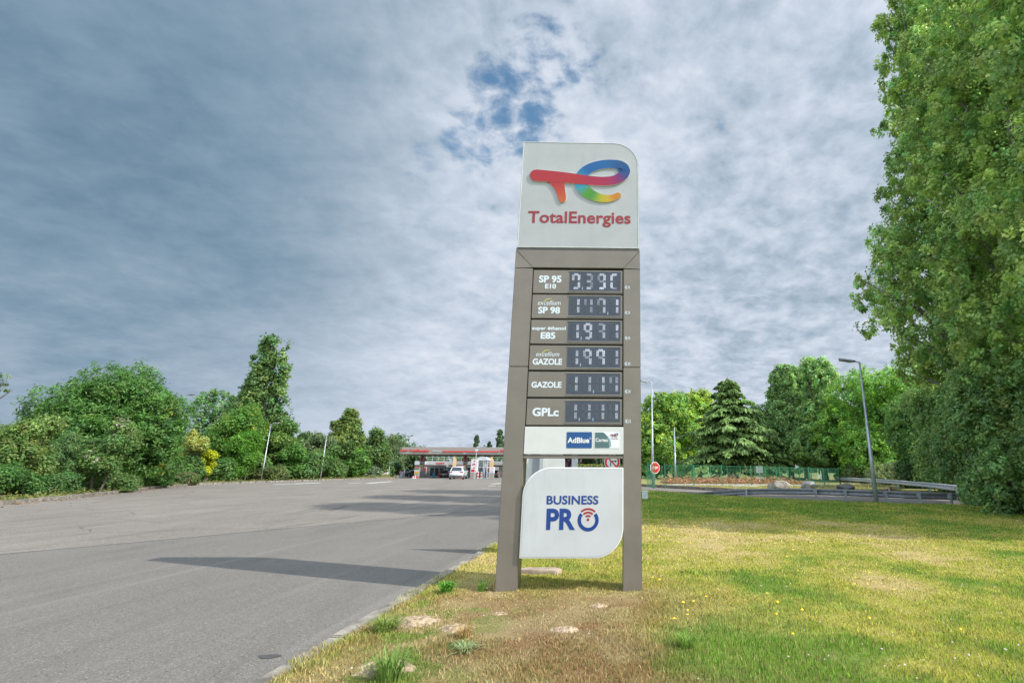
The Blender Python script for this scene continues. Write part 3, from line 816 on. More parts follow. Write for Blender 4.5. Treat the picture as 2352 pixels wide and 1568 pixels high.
def tree(name, label, cat, base, blobs, ncl, per, crad, L, col, group=None, asp=.62, shell=.62, flat=1.0, m=None, trunk=.2, limbs=10, bark=None, seed=1, var=.22, hue=.12, alt=None, altp=0.0, up=.55, droop=0.0, extra=None, ttop=None):
    """blobs are relative to the base"""
    rng = np.random.default_rng(seed)
    root = empty(name, base); tag(root, label, cat, group)
    C, N_, k = crown_points(rng, blobs, ncl, per, crad, shell, flat)
    C[:, 2] = np.maximum(C[:, 2], .05)
    V, F, c = leaf_quads(rng, C, N_, L, asp, tint(rng, k, col, var, hue, alt, altp), up, droop)
    if extra is not None:
        V2, F2, c2_ = extra(rng); F2 = F2+len(V); V = np.concatenate([V, V2]); F = np.concatenate([F, F2]); c = np.concatenate([c, c2_])
    amesh('crown' if trunk else 'foliage', V, F, m or M_LEAF, root, c)
    B = np.array(blobs)
    if trunk:
        tz = B[:, 2].max() if ttop is None else ttop
        i = np.argmax(B[:, 2]); trunk_mesh(rng, (0, 0, -.3), (B[i, 0], B[i, 1], tz), trunk, blobs, limbs, bark or M_BARK, root)
    else:
        mb = MB()
        for i in range(7):
            b_ = B[rng.integers(len(B))]; mb.tube([(b_[0]*.3, b_[1]*.3, -.1), (b_[0]*.7, b_[1]*.7, b_[2]*.5), tuple(b_[:3])], [.05, .035, .012], 5)
        mb.build('stem', M_BARK, root)
    return root
def px(u, Y, z=0.0):
    """ground spot at distance Y on the sight line of picture column u (level sight line)"""
    return Vector(((u-PX)/(FPX/ct)*Y, Y, z))
def zof(v, Y, u=PX): return at(u, v, Y).z
def xof(u, v, Y): return at(u, v, Y).x

# ---- the tall poplars
def poplar(label, base, h, r, seed, n, L=.15, group='poplars in the row beside the lawn', low=1.2, col=(.185, .262, .080)):
    rng = np.random.default_rng(seed+100); bl = []
    nb = int(h*8)
    for i in range(nb):
        t = (i+.5)/nb; z = low+(h-low)*t
        prof = (math.sin(min(1, t/.22)*math.pi/2)**.6)*(1 - max(0, (t-.34))/.66*.66)
        a = i*2.4+rng.uniform(-.5, .5); rr = r*prof*rng.uniform(.80, 1.12)
        if i % 7 == 0: o_, s_ = rr*.3, rr*.42+.2
        else: o_, s_ = rr*rng.uniform(.66, .96), rng.uniform(.42, .82)*(1-.35*t)
        bl.append((o_*math.cos(a), o_*math.sin(a), z, s_, s_, s_*rng.uniform(1.1, 1.6)))
    return tree('poplar_tree', label, 'tree', base, bl, n, 28, .24, L, col, group, .78, .62, 1.2, trunk=.34, limbs=46, bark=M_BARKG, seed=seed, var=.24, hue=.16, alt=(.24, .31, .085), altp=.32, ttop=h*.93)
poplar('nearest tall poplar, cut off by the picture edge, shading the lawn with its lowest leaves', (14.9, 12.4, 0), 27, 4.2, 11, 6000, .135, low=2.5)
poplar('tall poplar second in the row, its top out of the picture, between two others', (16.1, 17.6, 0), 29, 4.6, 12, 6800, .14, low=2.5)
poplar('tall poplar farthest along the row, its jagged edge standing against the clouds', (18.0, 23.2, 0), 31, 5.7, 13, 8600, .16, low=4.0)
# undergrowth at the poplars' feet
def shrub(name, label, base, blobs, ncl, per, crad, L, col, seed, group=None, **k):
    rg = np.random.default_rng(seed+900); more = []
    for (x, y, z, a, b_, c) in blobs:
        for _ in range(7):
            d_ = unit(rg.normal(0, 1, (1, 3)))[0]; q = rg.uniform(.22, .42)
            more.append((x+d_[0]*a*.85, y+d_[1]*b_*.85, max(z+d_[2]*c*.85, .2), a*q, b_*q, c*q))
    blobs = [(x, y, z, a*.85, b_*.85, c*.85) for x, y, z, a, b_, c in blobs]+more
    return tree(name, label, 'shrub', base, blobs, ncl, per, crad, L, col, group, trunk=0, seed=seed, **k)
G1 = 'shrubs at the foot of the poplars'
shrub('shrub', 'dark leafy shrub closest to the sunlit grass under the nearest poplar', (12.6, 13.6, 0), [(0,0,1.0,1.3,1.2,1.1),(.8,-.6,1.5,1.3,1.2,1.4),(.4,.9,2.2,1.3,1.3,1.5)], 1100, 22, .20, .12, (.110,.175,.055), 21, G1)
shrub('shrub', 'big rounded shrub bulging over the lawn where the steel rail ends', (13.3, 17.4, 0), [(0,0,1.2,1.4,1.3,1.3),(.3,.7,2.6,1.5,1.4,1.6),(-.5,.5,3.6,1.1,1.1,1.3),(.8,-1.2,1.3,1.3,1.2,1.3),(.9,0,4.6,1.5,1.5,1.5)], 2100, 22, .20, .125, (.135,.215,.065), 22, G1)
shrub('shrub', 'shrub overhanging the far end of the steel rail beside the galvanised lamp post', (15.2, 21.4, 0), [(0,0,1.3,1.3,1.3,1.3),(-.5,.3,2.7,1.3,1.3,1.4),(.6,.2,4.0,1.7,1.5,1.6)], 1500, 22, .20, .125, (.125,.200,.062), 23, G1)

# ---- trees beyond the ramp road and the green fence
GM = 'trees beyond the green fence'
def broad(name, label, u, Y, vtop, wpx, col, seed, n=900, L=.3, vbase=None, group=GM, low=.12, trunk=.3, crad=.8, shape='round', lean=0.0, **k):
    b_ = px(u, Y, gz(Y)+.1); h = zof(vtop, Y, u)-b_.z; r = wpx*.5/1157*Y
    rng = np.random.default_rng(seed+500); bl = []
    nb = 16
    for i in range(nb):
        t = (i+.5)/nb; z = h*(low+(1-low)*t)
        if shape == 'round': prof = math.sqrt(max(.05, 1-((t-.42)/.62)**2))
        elif shape == 'cone': prof = (1-t)**.75*1.05+.08
        else: prof = min(1, t/.15)*(1-t*.62)
        for q in range(3):
            a = rng.uniform(0, 2*math.pi); o_ = r*prof*rng.uniform(.3, .85); s = r*prof*rng.uniform(.18, .42)+.10*r
            bl.append((o_*math.cos(a), o_*math.sin(a), min(z, h-s*.8), s, s, s*rng.uniform(.75, 1.1)))
    return tree(name, label, 'tree', b_, bl, int(n*1.6), 20, crad*.52, L, col, group, seed=seed, trunk=trunk, limbs=14, **k)
broad('broadleaf_tree', 'bright green broadleaf tree between the price pylon and the cedar', 1530, 70, 905, 170, (.120,.205,.036), 31, 1300, .34, alt=(.20,.27,.035), altp=.25)
broad('broadleaf_tree', 'yellow-green tree top showing close beside the cedar', 1608, 82, 898, 130, (.15,.225,.030), 32, 900, .38, alt=(.24,.29,.04), altp=.3)
broad('poplar_tree', 'wide pale poplar whose rounded top stands nearest the cedar on its sunny side', 1815, 62, 838, 130, (.150,.235,.075), 33, 1500, .32, shape='col', alt=(.15,.22,.06), altp=.25)
broad('poplar_tree', 'tallest pale poplar behind the fence end, just short of the big lamp post', 1895, 58, 822, 165, (.150,.240,.072), 34, 1800, .30, shape='col', alt=(.16,.24,.06), altp=.3)
broad('poplar_tree', 'pale poplar filling the notch between the two other pale poplars', 1852, 66, 850, 110, (.135,.215,.068), 106, 1100, .32, shape='col', alt=(.18,.26,.07), altp=.3)
broad('broadleaf_tree', 'bright feathery tree behind the big lamp post beside the tall poplars', 2052, 52, 850, 280, (.105,.205,.034), 35, 2600, .24, alt=(.16,.27,.03), altp=.3)
broad('broadleaf_tree', 'dark spreading tree low behind the second guard rail', 2150, 38, 900, 200, (.085,.155,.034), 36, 1700, .22)
broad('broadleaf_tree', 'shaded tree standing behind the fence corner under the poplars', 1975, 58, 935, 150, (.080,.145,.036), 37, 1300, .28)
broad('broadleaf_tree', 'dark tree filling the gap behind the cedar beside the poplars', 1765, 86, 930, 120, (.052,.095,.032), 38, 900, .4)
broad('broadleaf_tree', 'deep green tree half hidden behind the price pylon leg', 1470, 90, 945, 130, (.070,.130,.030), 39, 900, .4)
broad('broadleaf_tree', 'tree with drooping leaves filling the space below the farthest tall poplar', 2210, 31, 850, 200, (.140,.215,.062), 105, 2000, .18, low=.08)
GB = 'low bushes behind the second guard rail'
for i, (u, Y, vt, w_, lab) in enumerate(((1975, 50, 1062, 60, 'sage green bush at the bend of the second guard rail'), (2040, 44, 1058, 80, 'silvery bush with pale leaves behind the lamp post foot'), (2105, 37.5, 1045, 80, 'dark bush beside the thin post behind the second guard rail'))):
    b_ = px(u, Y, .1); h = zof(vt, Y, u); r = w_/1157*Y*.5
    shrub('shrub', lab, b_, [(0,0,h*.45,r,r,h*.5),(r*.6,0,h*.35,r*.8,r*.7,h*.42),(-r*.6,.2,h*.4,r*.7,r*.7,h*.42)], 260, 20, .3, .16, (.12,.15,.055) if i < 2 else (.06,.10,.03), 41+i, GB)

# ---- the cedar: tiers of drooping boughs
def cedar(label, u, Y, vtop, wpx, seed, col):
    rng = np.random.default_rng(seed); b_ = px(u, Y, gz(Y)+.15); h = zof(vtop, Y, u)-b_.z; r = wpx*.5/1157*Y
    root = empty('cedar_tree', b_); tag(root, label, 'tree')
    Cs, Ds, Cc = [], [], []
    mb = MB(); mb.tube([(0,0,-.3),(.1,0,h*.4),(0,.1,h*.99)], [.42,.28,.03], 9)
    nb = 190
    for i in range(nb):
        t = (i+.5)/nb; t = (math.floor(t*13)+.5+.75*rng.uniform(-1, 1))/13.5; z0 = h*(.07+.91*t); ln = r*((1-t)**.66)*rng.uniform(.42, 1.18)*(1.0 if t < .72 else .8)+.3
        a = i*2.399+rng.uniform(-.3, .3); dv = np.array((math.cos(a), math.sin(a), 0)); sv = np.array((-dv[1], dv[0], 0))
        s = np.linspace(.12, 1, 10); dz = ln*(.26*s-.36*s**2.2)
        pts = [dv*ln*q+np.array((0,0,z0+d)) for q, d in zip(s, dz)]
        mb.tube([(0,0,z0)]+pts[::3], [.06*(1-t)+.02]+[.03*(1-t)+.008]*len(pts[::3]), 4)
        m_ = int(60+300*(ln/r)); q = rng.uniform(.10, 1, m_)**.75; lat = rng.normal(0, .20, m_)*ln*(1.08-q)*1.1
        z = z0+ln*(.26*q-.36*q**2.2)-np.abs(lat)*.34+rng.normal(0, .05, m_)-.06*rng.random(m_)
        Cs.append(dv*(ln*q)[:, None]+sv*lat[:, None]+np.array((0,0,1))*z[:, None])
        D_ = dv*.8+sv*(np.sign(lat)*.75)[:, None]+np.array((0,0,-.55)); Ds.append(unit(D_))
        Cc.append(np.array(col)*np.clip(rng.normal(1.25, .25), .6, 2.0)*np.array((1.15, 1.1, .85))*rng.normal(1, .14, (m_, 1)))
    C = np.concatenate(Cs); Dd = np.concatenate(Ds); c = np.clip(np.concatenate(Cc), .005, .8)
    n = len(C); nn = unit(np.tile((0., 0, 1), (n, 1))+rng.normal(0, .45, (n, 3)))
    a = unit(Dd+rng.normal(0, .3, (n, 3))); b2 = unit(np.cross(nn, a)); l = rng.uniform(.35, .85, (n, 1))*Y/65; w_ = l*.22
    V = np.stack([C-a*l*.5, C+b2*w_, C+a*l*.5-np.array((0,0,.1))*l, C-b2*w_], 1).reshape(-1, 3)
    amesh('crown', V, np.arange(n*4).reshape(n, 4), M_NEEDLE, root, np.repeat(c, 4, 0))
    mb.build('trunk', M_BARK, root, smooth=True)
cedar('large blue-green cedar with layered drooping boughs behind the green fence', 1682, 60, 862, 285, 51, (.135, .220, .088))

# ---- left bank, from the picture edge towards the station
GL = 'trees on the bank beyond the far kerb'
def ell(u0, u1, vt, vb, Y, nb, seed, z0=0.1, depth=None, dome=1.0):
    """blobs filling the outline between columns u0,u1 and rows vt,vb at distance Y, about its own base"""
    rng = np.random.default_rng(seed); uc = (u0+u1)/2; b_ = px(uc, Y, z0); zt = zof(vt, Y, uc)-z0; r = (u1-u0)/2/1157*Y; dp = depth or r*.8
    bl = []
    for i in range(nb):
        a = rng.uniform(0, 2*math.pi); q = math.sqrt(rng.uniform(0, 1))*.72; x, y = r*q*math.cos(a), dp*q*math.sin(a)
        top = zt*math.sqrt(max(.08, 1-(q*dome)**2)); s = r*rng.uniform(.15, .33); top *= rng.uniform(.86, 1.06)
        z = rng.uniform(.15, 1)**.7*(top-s*.9)
        bl.append((x, y, max(s*.6, z), s, s, s*rng.uniform(.8, 1.1)))
    return b_, bl
def bank(name, label, u0, u1, vt, Y, col, seed, nb=14, n=700, per=24, crad=.4, L=.2, cat='shrub', group=GL, z0=.1, **k):
    if z0 == .1: z0 = gz(Y)+.1
    b_, bl = ell(u0, u1, vt, 0, Y, int(nb*1.5), seed, z0)
    return tree(name, label, cat, b_, bl, n, per, crad, L, col, group, seed=seed, trunk=k.pop('trunk', 0), **k)
bank('laurel', 'huge glossy dark green laurel mound with scattered yellow leaves, largest on the bank', 55, 412, 836, 34.5, (.055,.118,.022), 61, 60, 4200, 26, .42, .24, asp=.36, shell=.7, alt=(.24,.19,.02), altp=.010, hue=.10)
bank('shrub', 'olive shrub with tawny tops at the picture edge, first along the far kerb', -60, 110, 925, 25.5, (.084,.140,.030), 62, 18, 1500, 26, .32, .13, alt=(.125,.150,.040), altp=.25)
bank('shrub', 'low dark leafy shrub right behind the kerb at the picture edge', -40, 90, 1060, 23.8, (.050,.110,.024), 63, 10, 700, 26, .26, .12, z0=.1)
bank('tamarisk', 'feathery grey-green bush with soft upright sprays before the laurel', 95, 185, 985, 27.5, (.082,.145,.045), 64, 9, 800, 30, .26, .16, asp=.16, droop=1.2)
bank('shrub', 'brownish shrub with pale pink flower heads before the laurel', 165, 300, 955, 28.5, (.080,.138,.034), 65, 14, 1100, 26, .30, .13, alt=(.22,.18,.14), altp=.07)
bank('shrub', 'low green shrub spilling over the kerb before the flowering shrub', 60, 190, 1085, 26.2, (.055,.110,.028), 66, 9, 500, 26, .26, .12)
bank('shrub', 'low bramble behind the kerb below the flowering shrub', 190, 330, 1085, 31.0, (.060,.108,.026), 67, 12, 700, 26, .26, .13, alt=(.11,.10,.04), altp=.10)
bank('shrub', 'low shrub at the foot of the laurel with rust coloured dead leaves', 300, 400, 1065, 37.5, (.052,.110,.025), 68, 9, 500, 26, .28, .15, alt=(.24,.12,.05), altp=.03)
b_ = px(-120, 31, .1)
tree('ash_tree', 'tree with drooping leafy branch tips reaching in at the picture edge', 'tree', b_, [(xof(u, v, 31)-b_.x, dy, zof(v, 31, u)-.1, sx, .35, .16) for u, v, sx, dy in ((-10, 866, .75, 0), (2, 886, .75, .2), (-14, 908, .6, -.1), (18, 900, .3, .2), (14, 872, .35, 0))]+[(0, 0, 6.4, 1.2, 1.2, 1.2), (-.8, 0, 5, 1.2, 1.2, 1)], 70, 26, .16, .15, (.060,.100,.030), GL, asp=.4, trunk=.16, limbs=10, seed=69, ttop=6.8, droop=.8)
broad('acacia_tree', 'loose light green tree with feathery top behind the leaning lamp post', 462, 56, 900, 105, (.080,.150,.045), 70, 420, .24, group=GL, crad=.6)
bank('shrub', 'round shrub with creamy yellow top beside the leaning lamp post', 398, 478, 1008, 46.5, (.062,.105,.026), 71, 10, 700, 24, .30, .16, extra=None)
bank('golden_shrub', 'creamy yellow bushy crown topping the round green shrub', 400, 470, 992, 45.0, (.20,.215,.05), 72, 7, 260, 22, .30, .17, z0=2.0)
bank('golden_shrub', 'bright golden upright shrub between green laurels along the kerb', 454, 492, 1030, 46.2, (.24,.26,.012), 73, 8, 420, 24, .28, .16, hue=.05)
bank('shrub', 'small green bush at the kerb with bare brown twigs beside the golden shrub', 380, 452, 1080, 42.2, (.060,.105,.026), 74, 8, 420, 24, .26, .14, alt=(.12,.08,.045), altp=.22)
bank('laurel', 'tall green laurel with yellowing crown just past the golden shrub', 462, 596, 922, 54, (.072,.150,.022), 75, 22, 1700, 24, .55, .27, asp=.40, alt=(.19,.19,.02), altp=.06)
bank('laurel', 'bright glossy laurel lobe in front of the yellowing laurel', 515, 600, 985, 51, (.062,.142,.014), 76, 12, 900, 24, .45, .25, asp=.40)
def twin(label, u, Y, seed):
    b_ = px(u, Y, gz(Y)); rng = np.random.default_rng(seed); bl = []
    def spire(u_, vt, r, z0, n):
        X = xof(u_, 900, Y)-b_.x; zt = zof(vt, Y, u_)-b_.z
        for i in range(n):
            t = i/(n-1); s = r*(.35+.65*(1-t)**.8)*rng.uniform(.38, .56); o_ = r*(.25+.75*(1-t))*rng.uniform(.2, .6); a = rng.uniform(0, 6.28)
            bl.append((X+o_*math.cos(a), o_*math.sin(a), z0+(zt-z0-s*1.3)*t, s, s, s*1.5))
    spire(597, 770, 4.0, 3, 30); spire(640, 790, 2.3, 4, 24); spire(562, 868, 3.0, 3, 16); spire(538, 908, 2.2, 2, 12); spire(632, 940, 3.6, 2, 14); spire(580, 960, 4.0, 2, 12)
    return tree('poplar_tree', label, 'tree', b_, bl, 3400, 22, .5, .34, (.072,.128,.034), GL, .75, .5, 1.25, trunk=.4, limbs=30, seed=seed, alt=(.12,.17,.04), altp=.2, bark=M_BARKG)
twin('tall twin-topped poplar towering over the bank, highest tree along the road', 600, 68, 77)
bank('broadleaf_tree', 'dark green bushy tree in front of the twin poplar beside the slim lamp post', 596, 690, 958, 58, (.058,.112,.020), 78, 18, 1200, 24, .55, .28, cat='tree', alt=(.12,.17,.03), altp=.2)
bank('broadleaf_tree', 'round-topped tree next past the slim lamp post', 640, 700, 1010, 56.5, (.055,.120,.018), 79, 10, 600, 24, .45, .24, cat='tree')
bank('birch_tree', 'pale weeping birch above the mixed shrubs', 690, 765, 975, 66, (.090,.122,.045), 80, 14, 700, 24, .6, .34, cat='tree', trunk=.15, asp=.3, droop=1.5, bark=M_BARKG)
bank('hornbeam', 'olive-brown tree with pointed top in the middle of the far bank', 738, 835, 942, 72, (.125,.135,.026), 81, 18, 1200, 24, .7, .40, cat='tree', dome=1.25, trunk=.2) if False else broad('hornbeam', 'olive-brown tree with pointed top in the middle of the far bank', 786, 72, 942, 105, (.082,.118,.024), 81, 1300, .40, group=GL, shape='cone')
bank('broadleaf_tree', 'mid green tree between the pointed tree and the station', 815, 895, 985, 80, (.070,.115,.030), 82, 14, 800, 22, .8, .42, cat='tree', trunk=.2)
bank('birch_tree', 'grey-green birch close to the canopy end', 862, 936, 992, 116, (.080,.115,.042), 83, 14, 800, 22, .8, .46, cat='tree', trunk=.2, asp=.35, droop=1.0)
bank('broadleaf_tree', 'dark tree behind the canopy end', 900, 985, 1012, 122, (.050,.085,.030), 84, 12, 700, 22, 1.0, .6, cat='tree', trunk=.25, z0=-.6)
bank('broadleaf_tree', 'shaded tree behind the parked black car', 925, 1010, 1040, 128, (.035,.065,.025), 85, 12, 700, 22, 1.0, .6, cat='tree', trunk=.25, z0=-.6)
bank('shrub', 'rounded green shrub behind the kerb below the birch', 640, 745, 1030, 58, (.068,.125,.030), 86, 12, 650, 24, .4, .24)
bank('shrub', 'olive shrub with straw coloured grass at its foot', 596, 668, 1068, 53.5, (.075,.108,.030), 87, 10, 520, 24, .35, .18, alt=(.14,.12,.05), altp=.12)
bank('shrub', 'grey-green shrub along the grass strip past the second slim lamp post', 740, 800, 1058, 64, (.070,.105,.034), 88, 10, 420, 24, .4, .26)
bank('laurel', 'upright bright laurel on the grass strip under the mid green tree', 790, 850, 1030, 68, (.060,.130,.020), 89, 10, 480, 24, .5, .30)
bank('shrub', 'silver-grey bush next to the grass strip end', 828, 878, 1062, 76, (.085,.115,.055), 90, 8, 320, 24, .5, .3)
bank('shrub', 'dark shrub between the bank trees and the direction board', 862, 925, 1052, 104, (.055,.095,.032), 91, 8, 420, 24, .6, .40)
for i, (u0, u1, vt, Y, c, lab) in enumerate((
    (-30, 60, 985, 27, (.058,.105,.026), 'mid green shrub filling the bank behind the olive shrub'), (390, 470, 1050, 45, (.050,.100,.022), 'dark green shrub behind the bare brown twigs bush'),
    (488, 540, 1060, 48.6, (.055,.108,.022), 'green shrub closing the kerb side just past the golden shrub'), (560, 640, 1055, 54, (.060,.110,.024), 'green shrub before the foot of the twin poplar'),
    (655, 720, 1050, 57.5, (.055,.112,.022), 'leafy shrub at the second slim lamp post'), (700, 790, 1022, 63, (.060,.108,.024), 'bushy mass under the weeping birch'),
    (760, 850, 1012, 70, (.055,.100,.022), 'dark bushy mass under the pointed tree'), (830, 905, 1025, 97, (.052,.098,.024), 'bushy mass under the grey-green birch'), (640, 730, 985, 74, (.062,.105,.026), 'tree rising behind the round-topped tree on the bank'))):
    bank('shrub', lab, u0, u1, vt, Y, c, 301+i, 12, 700, 24, .3+Y*.004, .08+Y*.0042)
GS = 'trees behind the station shop'
broad('poplar_tree', 'slim poplar rising over the middle of the canopy', 1091, 165, 1002, 16, (.052,.088,.036), 92, 330, .7, group=GS, shape='col', crad=.9, low=.05)
broad('poplar_tree', 'broader poplar rising over the canopy beside the price pylon', 1145, 160, 990, 24, (.055,.092,.038), 93, 420, .7, group=GS, shape='col', crad=1.0, low=.05)
broad('fir_tree', 'small dark fir between the two poplars over the canopy', 1121, 158, 1015, 22, (.030,.060,.038), 94, 330, .7, group=GS, shape='cone', crad=.7, low=.05)
broad('broadleaf_tree', 'rounded tree seen over the shop roof beside the slim poplar', 1075, 140, 1047, 60, (.060,.100,.030), 95, 420, .6, group=GS, low=.05)
broad('broadleaf_tree', 'tree behind the shop end beside the price pylon', 1150, 135, 1050, 60, (.050,.090,.030), 96, 420, .6, group=GS, low=.05)
broad('broadleaf_tree', 'low tree behind the shop roof rail near the first canopy column', 1010, 140, 1056, 50, (.055,.092,.030), 97, 380, .6, group=GS, low=.05)
# seen through the pylon's gap
broad('plum_tree', 'purple-leaved plum tree seen through the gap of the price pylon', 1308, 58, 1030, 42, (.050,.026,.030), 98, 420, .26, group=None)
def hedge(label, u0, u1, Y, vt, seed, col, d=1.4, group='clipped hedges behind the price pylon'):
    a, b_ = px(u0, Y), px(u1, Y); h = zof(vt, Y, u0)-.2; rng = np.random.default_rng(seed); n = 5200
    w_ = b_.x-a.x; q = rng.integers(0, 3, n); C = np.stack([rng.uniform(0, w_, n)-w_/2, rng.uniform(0, d, n), rng.uniform(0, h, n)], 1)
    C[q == 0, 1] = rng.normal(0, .05, (q == 0).sum()); C[q == 1, 2] = h+rng.normal(0, .06, (q == 1).sum())
    N_ = np.where((q == 0)[:, None], (0, -1, .2), (0, -.1, 1))
    c = np.array(col)*rng.normal(1, .25, (n, 1)).clip(.4, 1.8)*np.stack([1+rng.normal(0, .12, n), np.ones(n), np.ones(n)], 1)
    V, F, c = leaf_quads(rng, C, N_, .17, .6, c, .3)
    o = amesh('hedge', V, F, M_LEAF, None, c); o.location = ((a.x+b_.x)/2, Y, .2); tag(o, label, 'hedge', group)
hedge('clipped yellow-green hedge between the grey post and the no right turn sign', 1322, 1384, 52, 1069, 101, (.20,.22,.055))
hedge('clipped hedge just past the no right turn sign', 1408, 1440, 52, 1070, 102, (.17,.21,.05))
broad('broadleaf_tree', 'dark tree behind the clipped hedge in the pylon gap', 1360, 66, 1000, 120, (.045,.075,.030), 103, 700, .32, group=None)
broad('broadleaf_tree', 'tree behind the no right turn sign, hidden mostly by the price pylon', 1425, 72, 960, 110, (.055,.095,.030), 104, 700, .34, group=None)
# far wood that closes the view
def far_wood():
    rng = np.random.default_rng(7); bl = []
    for u in range(-900, 3300, 45):
        Y = 210 + rng.uniform(-25, 40); X = (u-PX)/1157*Y
        hgt = rng.uniform(6, 10) if 900 < u < 1240 else rng.uniform(9, 15)
        bl.append((X, Y, hgt*.45, 9, 7, hgt*.55))
    C, N_, k = crown_points(rng, bl, 5200, 16, 1.6, .75)
    V, F, c = leaf_quads(rng, C, N_, 1.1, .7, tint(rng, k, (.045,.082,.034)))
    V[:, 2] += -.6
    tag(amesh('distant_wood', V, F, M_LEAF, None, c), 'dense far wood closing the horizon behind the station', 'wood', kind='stuff')
far_wood()

# ================================================================== GRASS, WEEDS, MOUNDS
def grass_blades():
    rng = np.random.default_rng(3)
    Vs, Cs = [], []
    def band(y0, y1, dens, hgt, wid, xlim):
        area = (y1-y0)*(xlim(y1)+3.0); n = int(dens*area)
        y = rng.uniform(y0, y1, n); x = rng.uniform(-2.72, 1, n)
        x = -2.74 + rng.random(n)*(np.array([xlim(q) for q in y])+2.74)
        lim = np.array([lawn_x(q) for q in y]); keep = (x > lim[:,0]-.03-.13*rng.random(n)*(fbm(y*.9, y*0+3, 44, 3) > .5)) & (x < lim[:,1]); x, y = x[keep], y[keep]
        d = dryness(x, y); tuft = fbm(x*3.1, y*3.1, 55, 3)
        keep = np.ones(len(x), bool)
        for (dx, dy, r) in DIRT:
            rr = np.sqrt((x-dx)**2+((y-dy)*.85)**2)/(r*(.75+.5*vnoise(x*9, y*9, 8))); keep &= rng.random(len(x)) < np.clip((rr-.42)*1.5, 0.05, 1)
        keep &= rng.random(len(x)) < np.clip(.35+1.3*tuft-.45*(d > .85), .12, 1)
        x, y, d, tuft = x[keep], y[keep], d[keep], tuft[keep]; n = len(x)
        h = hgt*rng.uniform(.45, 1.25, n)*(1.25-.55*d)*(.55+.9*tuft); edge = np.exp(-((x+2.6)/.35)**2); h *= 1+.45*edge
        a = rng.uniform(0, 2*math.pi, n); ln = rng.uniform(.1, .9, n)*h*(.6+.7*d); la = rng.uniform(0, 2*math.pi, n)
        w_ = wid*rng.uniform(.6, 1.4, n)
        z = lawn_z(x, y)-.004; P = np.stack([x, y, z], 1)
        s = np.stack([np.cos(a), np.sin(a), np.zeros(n)], 1)*w_[:, None]; l = np.stack([np.cos(la)*ln, np.sin(la)*ln, h], 1)
        V = np.stack([P-s, P+s, P+s*.65+l*.55+np.array((0,0,1))*(h*.08)[:, None], P+l], 1)
        c = lawn_colour(x, y)*rng.normal(1, .36, (n, 1)).clip(.28, 2.0)*np.stack([rng.normal(1, .10, n), np.ones(n), np.ones(n)], 1)
        q = rng.random(n) < .16; c[q] = np.array((.42, .33, .15))*rng.uniform(.6, 1.2, (q.sum(), 1))
        g_ = rng.random(n) < .10*(1-d); c[g_] = np.array((.085, .19, .022))
        Vs.append(V.reshape(-1, 3)); Cs.append(np.repeat(np.clip(c, .01, .8), 4, 0))
    lim = lambda y: min(.90*(y*ct+.6)+2.6, 42)
    band(3.3, 5.0, 5200, .034, .0034, lim)
    band(5.0, 7.5, 3600, .032, .0042, lim)
    band(7.5, 11, 1800, .033, .0058, lim)
    band(11, 17, 850, .036, .0095, lim)
    band(17, 26, 330, .042, .016, lim)
    band(26, 35, 130, .045, .026, lambda y: 9)
    V = np.concatenate(Vs); c = np.concatenate(Cs)
    tag(amesh('grass', V, np.arange(len(V)).reshape(-1, 4), M_GRASS, None, c), 'short half dry grass of the lawn, green in the hollows and straw coloured elsewhere', 'grass', kind='stuff')
    print('grass quads', len(V)//4)
grass_blades()
def flowers():
    rng = np.random.default_rng(17); mb = MB()
    for i in range(330):
        yel = i < 90
        if yel: y = rng.choice([rng.uniform(5, 8), rng.uniform(9, 16), rng.uniform(16, 27)]); x = rng.uniform(.2, .8*y)
        else: y = 3.6+9*rng.random()**1.4; x = rng.uniform(.1, .85*y) if rng.random() < .85 else rng.uniform(-2.3, .1)
        if x > lawn_x(y)[1]: continue
        if not yel and fbm(np.array([x*.9]), np.array([y*.9]), 61)[0] < .47: continue
        z = float(lawn_z(np.array([x]), np.array([y]))[0])+rng.uniform(.03, .06); r = (rng.uniform(.006, .010) if not yel else rng.uniform(.012, .02))*(1+y*.035)
        c = (.70, .47, .02) if yel else ((.42, .38, .32) if rng.random() < .7 else (.38, .26, .23))
        mb.add([(x+r*math.cos(t), y+r*math.sin(t), z) for t in (0, 1.05, 2.1, 3.14, 4.2, 5.24)] + [(x, y, z+r*.7)], [(k, (k+1) % 6, 6) for k in range(6)], 0, c)
    tag(mb.build('wildflowers', M_PAINTED, None, col=True), 'white clover heads and yellow hawkbit flowers scattered over the lawn', 'flowers', kind='stuff')
flowers()
M_DIRT = mat('bare_soil', (.36, .27, .175), .97, 0, .5, 16, 1.0, 60)
dl = ['largest pale dirt mound near the kerb before the pylon', 'pale dirt mound next to the largest one, towards the pylon', 'small pale dirt mound on the worn patch before the pylon', 'dirt mound behind the big grass tuft near the kerb corner',
      'tiny dirt mound before the pylon leg nearest the kerb', 'dirt mound at the bottom picture edge beside the grass tuft', 'faint dirt patch before the pylon leg away from the kerb']
